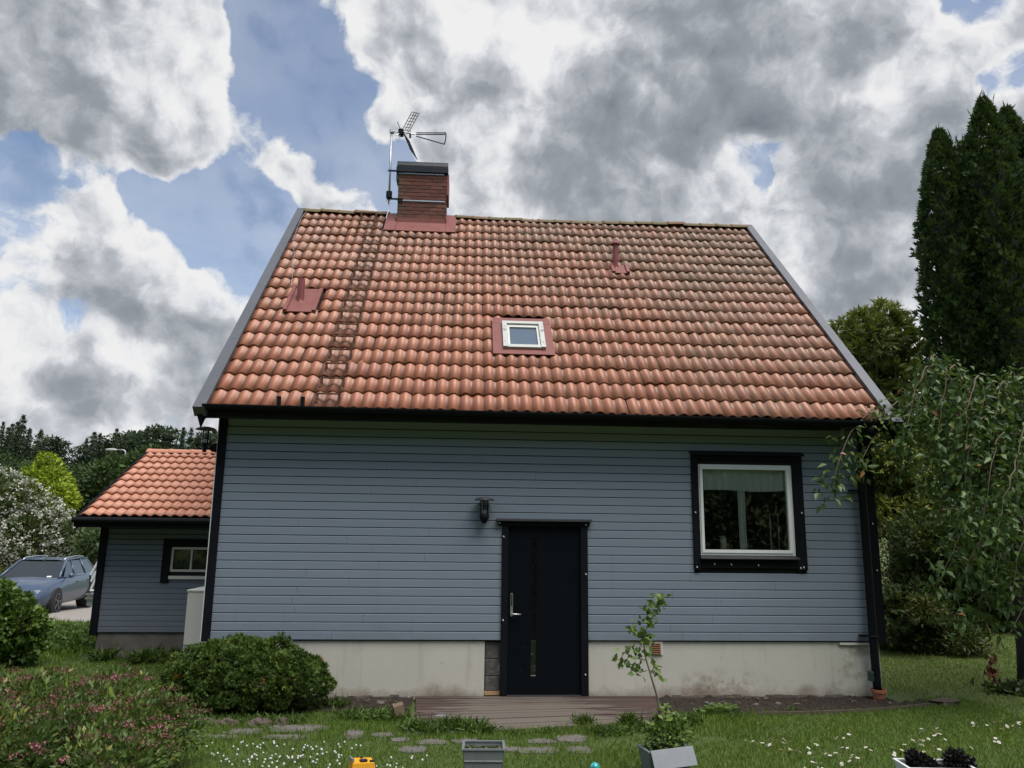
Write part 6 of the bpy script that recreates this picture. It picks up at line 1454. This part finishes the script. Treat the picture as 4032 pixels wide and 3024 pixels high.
def in_annex(x, y): return (x > -2.85) & (x < .0) & (y > 3.02)
def in_bare(x, y): return (((x - 5.0) / .9) ** 2 + ((y + 1.95) / .28) ** 2 < 1) & (np.sin(x * 13) * np.sin(y * 17) > -.2) | (((x - 9.6) / 1.3) ** 2 + ((y - .15) / .28) ** 2 < 1) & (np.sin(x * 9 + 1) * np.sin(y * 15) > -.3)
def grass(name, label, x0, x1, y0, y1, n, hl, wd, seed_tint=0.0):
    x = rg.uniform(x0, x1, n); y = rg.uniform(y0, y1, n)
    k = ~(in_house(x, y) | in_deck(x, y) | in_bed(x, y) | in_stone(x, y) | in_annex(x, y) | (in_bare(x, y) & (rg.random(n) < .72))); x, y = x[k], y[k]; n = len(x)
    patch = .5 + .5 * np.sin(x * 2.1 + np.sin(y * 1.7) * 2) * np.sin(y * 2.7 + np.sin(x * 1.3) * 2)
    tall = np.where((y > -1.95) & (x > -.2) & (x < 6.4) & (y < -1.0), 1.35, 1.0)
    h = rg.uniform(*hl, n) * (.75 + .5 * patch) * tall
    P = np.stack([x, y, gz(x, y) - .004], 1); D = unit(np.stack([rg.normal(0, .42, n), rg.normal(0, .42, n), np.ones(n)], 1))
    tint = np.clip(.28 + .32 * patch + rg.normal(0, .17, n) + seed_tint, 0, 1)
    o = leaf_mesh(name, P, D, rdir(n, rg), h, rg.uniform(*wd, n), tint, M['grass_blade'], None, (0, 0, 0), .1, .12, .35)
    tag(o, label, 'grass', kind='stuff')
grass('grass', 'short green lawn grass in front of the house', -2.6, 9.6, -5.0, .0, 170000, (.025, .065), (.004, .009))
grass('grass', 'green lawn grass at the left by the annex', -8.0, -.05, -1.5, 3.05, 42000, (.03, .08), (.007, .015))
grass('grass', 'lawn grass to the right of the house, tinted lighter to look sunlit', 8.62, 18.0, -5.5, 10.0, 105000, (.025, .06), (.007, .016), .24)  # raised tint paints sunlight into the blade colour here
grass('grass', 'rough grass bank below the drive', -14.0, -2.8, 3.0, 9.4, 30000, (.05, .16), (.012, .028), -.05)

# daisies at the right, clover at the left
def flower_proto(name, petals, pr, ph, centre):
    b = MB()
    for i in range(petals):
        a = 6.283 * i / petals; w = 6.283 / petals * .42
        b.add([(0, 0, ph), (pr * math.cos(a - w), pr * math.sin(a - w), ph + .003), (pr * 1.08 * math.cos(a), pr * 1.08 * math.sin(a), ph + .001), (pr * math.cos(a + w), pr * math.sin(a + w), ph + .003)], [(0, 1, 2), (0, 2, 3)])
    hme = bpy.data.meshes.new('petals'); hme.from_pydata(b.v, [], b.f); at_ = hme.attributes.new('tint', 'FLOAT', 'POINT'); hme.materials.append(M['petal'])
    s = MB(); s.tube([(0, 0, 0), (.002, 0, ph)], .0015, 4); sme_ = bpy.data.meshes.new('stem'); sme_.from_pydata(s.v, [], s.f); sme_.materials.append(M['green_plastic'])
    parts = [('petals', hme), ('stem', sme_)]
    if centre:
        c = MB(); c.lathe([(.001, ph + .006), (.004, ph + .005), (.0045, ph + .001)], (0, 0, 0), 8); cme = bpy.data.meshes.new('disc'); cme.from_pydata([tuple(map(float, q)) for q in c.v], [], c.f); cme.materials.append(M['toy_yellow']); parts.append(('disc', cme))
    return parts
daisy = flower_proto('daisy', 9, .0155, .055, True); clov = flower_proto('clover', 8, .0105, .05, False)
c2 = MB(); c2.lathe([(max(.0005, .0088 * math.sin(a)), .053 - .010 * math.cos(a)) for a in np.linspace(.2, math.pi, 6)], (0, 0, 0), 8); cm2 = bpy.data.meshes.new('head'); cm2.from_pydata([tuple(map(float, q)) for q in c2.v], [], c2.f); cm2.materials.append(M['petal']); clov = [('head', cm2), clov[1]]
def scatter(px, name, label, grp, parts, cat, ztop):
    for X, Y in px:
        p = onz(X, Y, ztop); x, y = float(p[0]), float(p[1])
        o = thing(name, (x, y, 0), label, cat, grp); o.rotation_euler = (random.gauss(-.35, .25), random.gauss(0, .25), random.random() * 6.28); k = random.uniform(.8, 1.2); o.scale = (k, k, k)
        for n_, me in parts:
            q = bpy.data.objects.new(n_, me); COL.objects.link(q); q.parent = o
dz = [(3096, 2883), (3071, 2888), (3066, 2906), (3027, 2912), (3047, 2919), (3075, 2919), (3095, 2925), (3103, 2915), (3040, 2931), (3002, 2928), (3010, 2930), (2932, 2913), (2975, 2915), (3100, 2948), (3112, 2950), (3122, 2958), (3135, 2957), (3150, 2962), (3128, 2953), (3072, 2956), (3209, 2929), (3222, 2932), (3168, 2942), (3193, 2962), (3210, 2983), (3195, 2998), (3205, 3000), (3198, 3015), (3230, 3020), (3234, 3003), (3159, 3015), (3260, 2965), (3268, 2975), (3295, 2970), (3303, 2990), (3320, 2942), (3324, 2898), (3312, 2900), (3340, 2893), (3350, 2910), (3365, 2968), (3362, 2985), (3357, 2995), (3375, 2987), (3340, 2940), (3417, 2945), (3627, 2869), (3637, 2873), (3640, 2883), (3669, 2873), (3700, 2867), (3708, 2874), (3697, 2887), (3702, 2888), (3683, 2898), (3712, 2906), (3647, 2902), (3642, 2911), (3632, 2916), (3586, 2915), (3596, 2923), (3605, 2930), (3621, 2932), (3563, 2934), (3573, 2946), (3542, 2952), (3508, 2948), (3514, 2953), (3512, 2972), (3577, 2970), (3598, 2954), (3597, 2974), (3617, 2957), (3626, 2960), (3639, 2954), (3684, 2942), (3695, 2953), (3674, 2955), (3828, 2839), (3842, 2856), (3853, 2861), (3880, 2849), (3891, 2848), (3920, 2844), (3930, 2846), (3945, 2843), (3955, 2852), (3937, 2873), (3970, 2868), (3997, 2852), (4002, 2850), (4016, 2846), (4020, 2862), (3917, 2904), (3923, 2920), (3938, 2922), (3912, 2912), (3811, 2940), (3420, 2952), (3605, 2985)]
scatter(dz, 'daisy', 'white daisy blooming in the lawn right of the deck', 'daisies in the lawn', daisy, 'flower', .055)
cz = [(int(780 + 640 * rg.random() ** .9), int(2918 + 106 * rg.random())) for _ in range(105)] + [(int(1420 + 260 * rg.random()), int(2975 + 48 * rg.random())) for _ in range(16)]
scatter([q for q in cz if not (1350 < q[0] < 1480 and q[1] > 2970)], 'clover_flower', 'white clover head in the lawn left of the deck', 'clover heads in the lawn', clov, 'flower', .05)
# weeds and ferns
def weed(name, label, x, y, n, h, spread, Wd, seed, cat='weed', grp=None, m='weed_leaf', upz=.8):
    rr = np.random.default_rng(seed); z = float(gz(x, y)); P = np.stack([x + rr.normal(0, spread * .45, n), y + rr.normal(0, spread * .35, n), z + rr.random(n) * h * .5], 1)
    D = unit(np.stack([rr.normal(0, .8, n), rr.normal(0, .8, n), np.full(n, upz)], 1)); L = rr.uniform(.4, 1.0, n) * h
    o = leaf_mesh(name, P, D, rdir(n, rr) + np.array([0, -.2, .8]), L, L * Wd, np.clip(rr.normal(.4, .25, n), 0, 1), M[m], None, (x, y, z), .2, .25); tag(o, label, cat, grp)
wl_ = [(1640, 2875, 150, .16, .16), (1700, 2890, 160, .14, .14), (1760, 2875, 200, .18, .16), (1840, 2880, 180, .17, .16), (1900, 2885, 160, .15, .14), (2020, 2895, 60, .10, .10), (2150, 2888, 80, .10, .12), (2300, 2860, 110, .18, .08), (2370, 2895, 160, .14, .16), (2430, 2890, 140, .12, .16), (2480, 2860, 120, .20, .08), (2560, 2880, 160, .15, .15), (2660, 2870, 150, .16, .16), (2720, 2850, 120, .15, .15), (1560, 2840, 150, .15, .18), (1480, 2835, 160, .15, .18), (1380, 2830, 170, .16, .20), (1320, 2790, 150, .18, .16), (2780, 2815, 90, .12, .12), (2900, 2830, 100, .12, .14), (3110, 2805, 60, .10, .10)]
for i, (X, Y, n, h, s) in enumerate(wl_):
    p = onz(X, Y, 0); weed('weed', 'tuft of green weeds along the deck and wall edge', float(p[0]), float(p[1]), int(n * 1.6), h * .72, s * 1.1, .10 if i % 3 else .26, 300 + i, 'weed', 'weeds by the deck')
for i, (X, Y) in enumerate(((2830, 2812), (2855, 2805))):
    p = onz(X, Y, 0); rr = np.random.default_rng(500 + i); fr_p, fr_d = [], []
    for k in range(7):
        a = k * .9 + i; d = np.array([math.cos(a), math.sin(a), 1.0])
        for g in np.linspace(.15, 1, 14):
            c = p + d * np.array([1, 1, .9]) * .15 * g - np.array([0, 0, .07 * g * g]); s = np.array([-d[1], d[0], 0])
            for sg in (-1, 1): fr_p.append(c); fr_d.append(s * sg + d * .4)
    fr_p = np.array(fr_p); n = len(fr_p); tag(leaf_mesh('fern', fr_p, np.array(fr_d), np.tile((0, 0, 1.), (n, 1)), .05, .014, rr.random(n), M['weed_leaf'], None, tuple(p)), 'small green fern at the edge of the soil bed', 'fern', 'ferns by the bed')
for i, (X, Y) in enumerate(((420, 2600), (560, 2610), (640, 2600), (720, 2605))):
    p = onz(X, Y, 0); weed('fern', 'pale green fern against the annex foundation', float(p[0]), float(p[1]) - .1, 160, .22, .22, .12, 520 + i, 'fern', 'ferns by the annex')
for i in range(26):
    X = rg.uniform(150, 380); Y = rg.uniform(2470, 2590); p = onz(X, Y, -.08); y = float(p[1])
    weed('ground_plant', 'low leafy plant on the bank below the drive', float(p[0]), y, 150, .14, .26, .5, 600 + i, 'plant', 'plants on the bank')
weed('ivy', 'dark climbing leaves spreading at the foot of the trunk of the weeping tree', 10.55, .35, 260, .16, .35, .6, 700, 'ivy', None, 'shrub_leaf')
for i in range(7):
    weed('weed', 'weeds in front of the round conifer bush', .05 + i * .22, -1.16 + .03 * math.sin(i * 2.0), 110, .10, .17, .16, 701 + i, 'weed', 'weeds under the round bush')
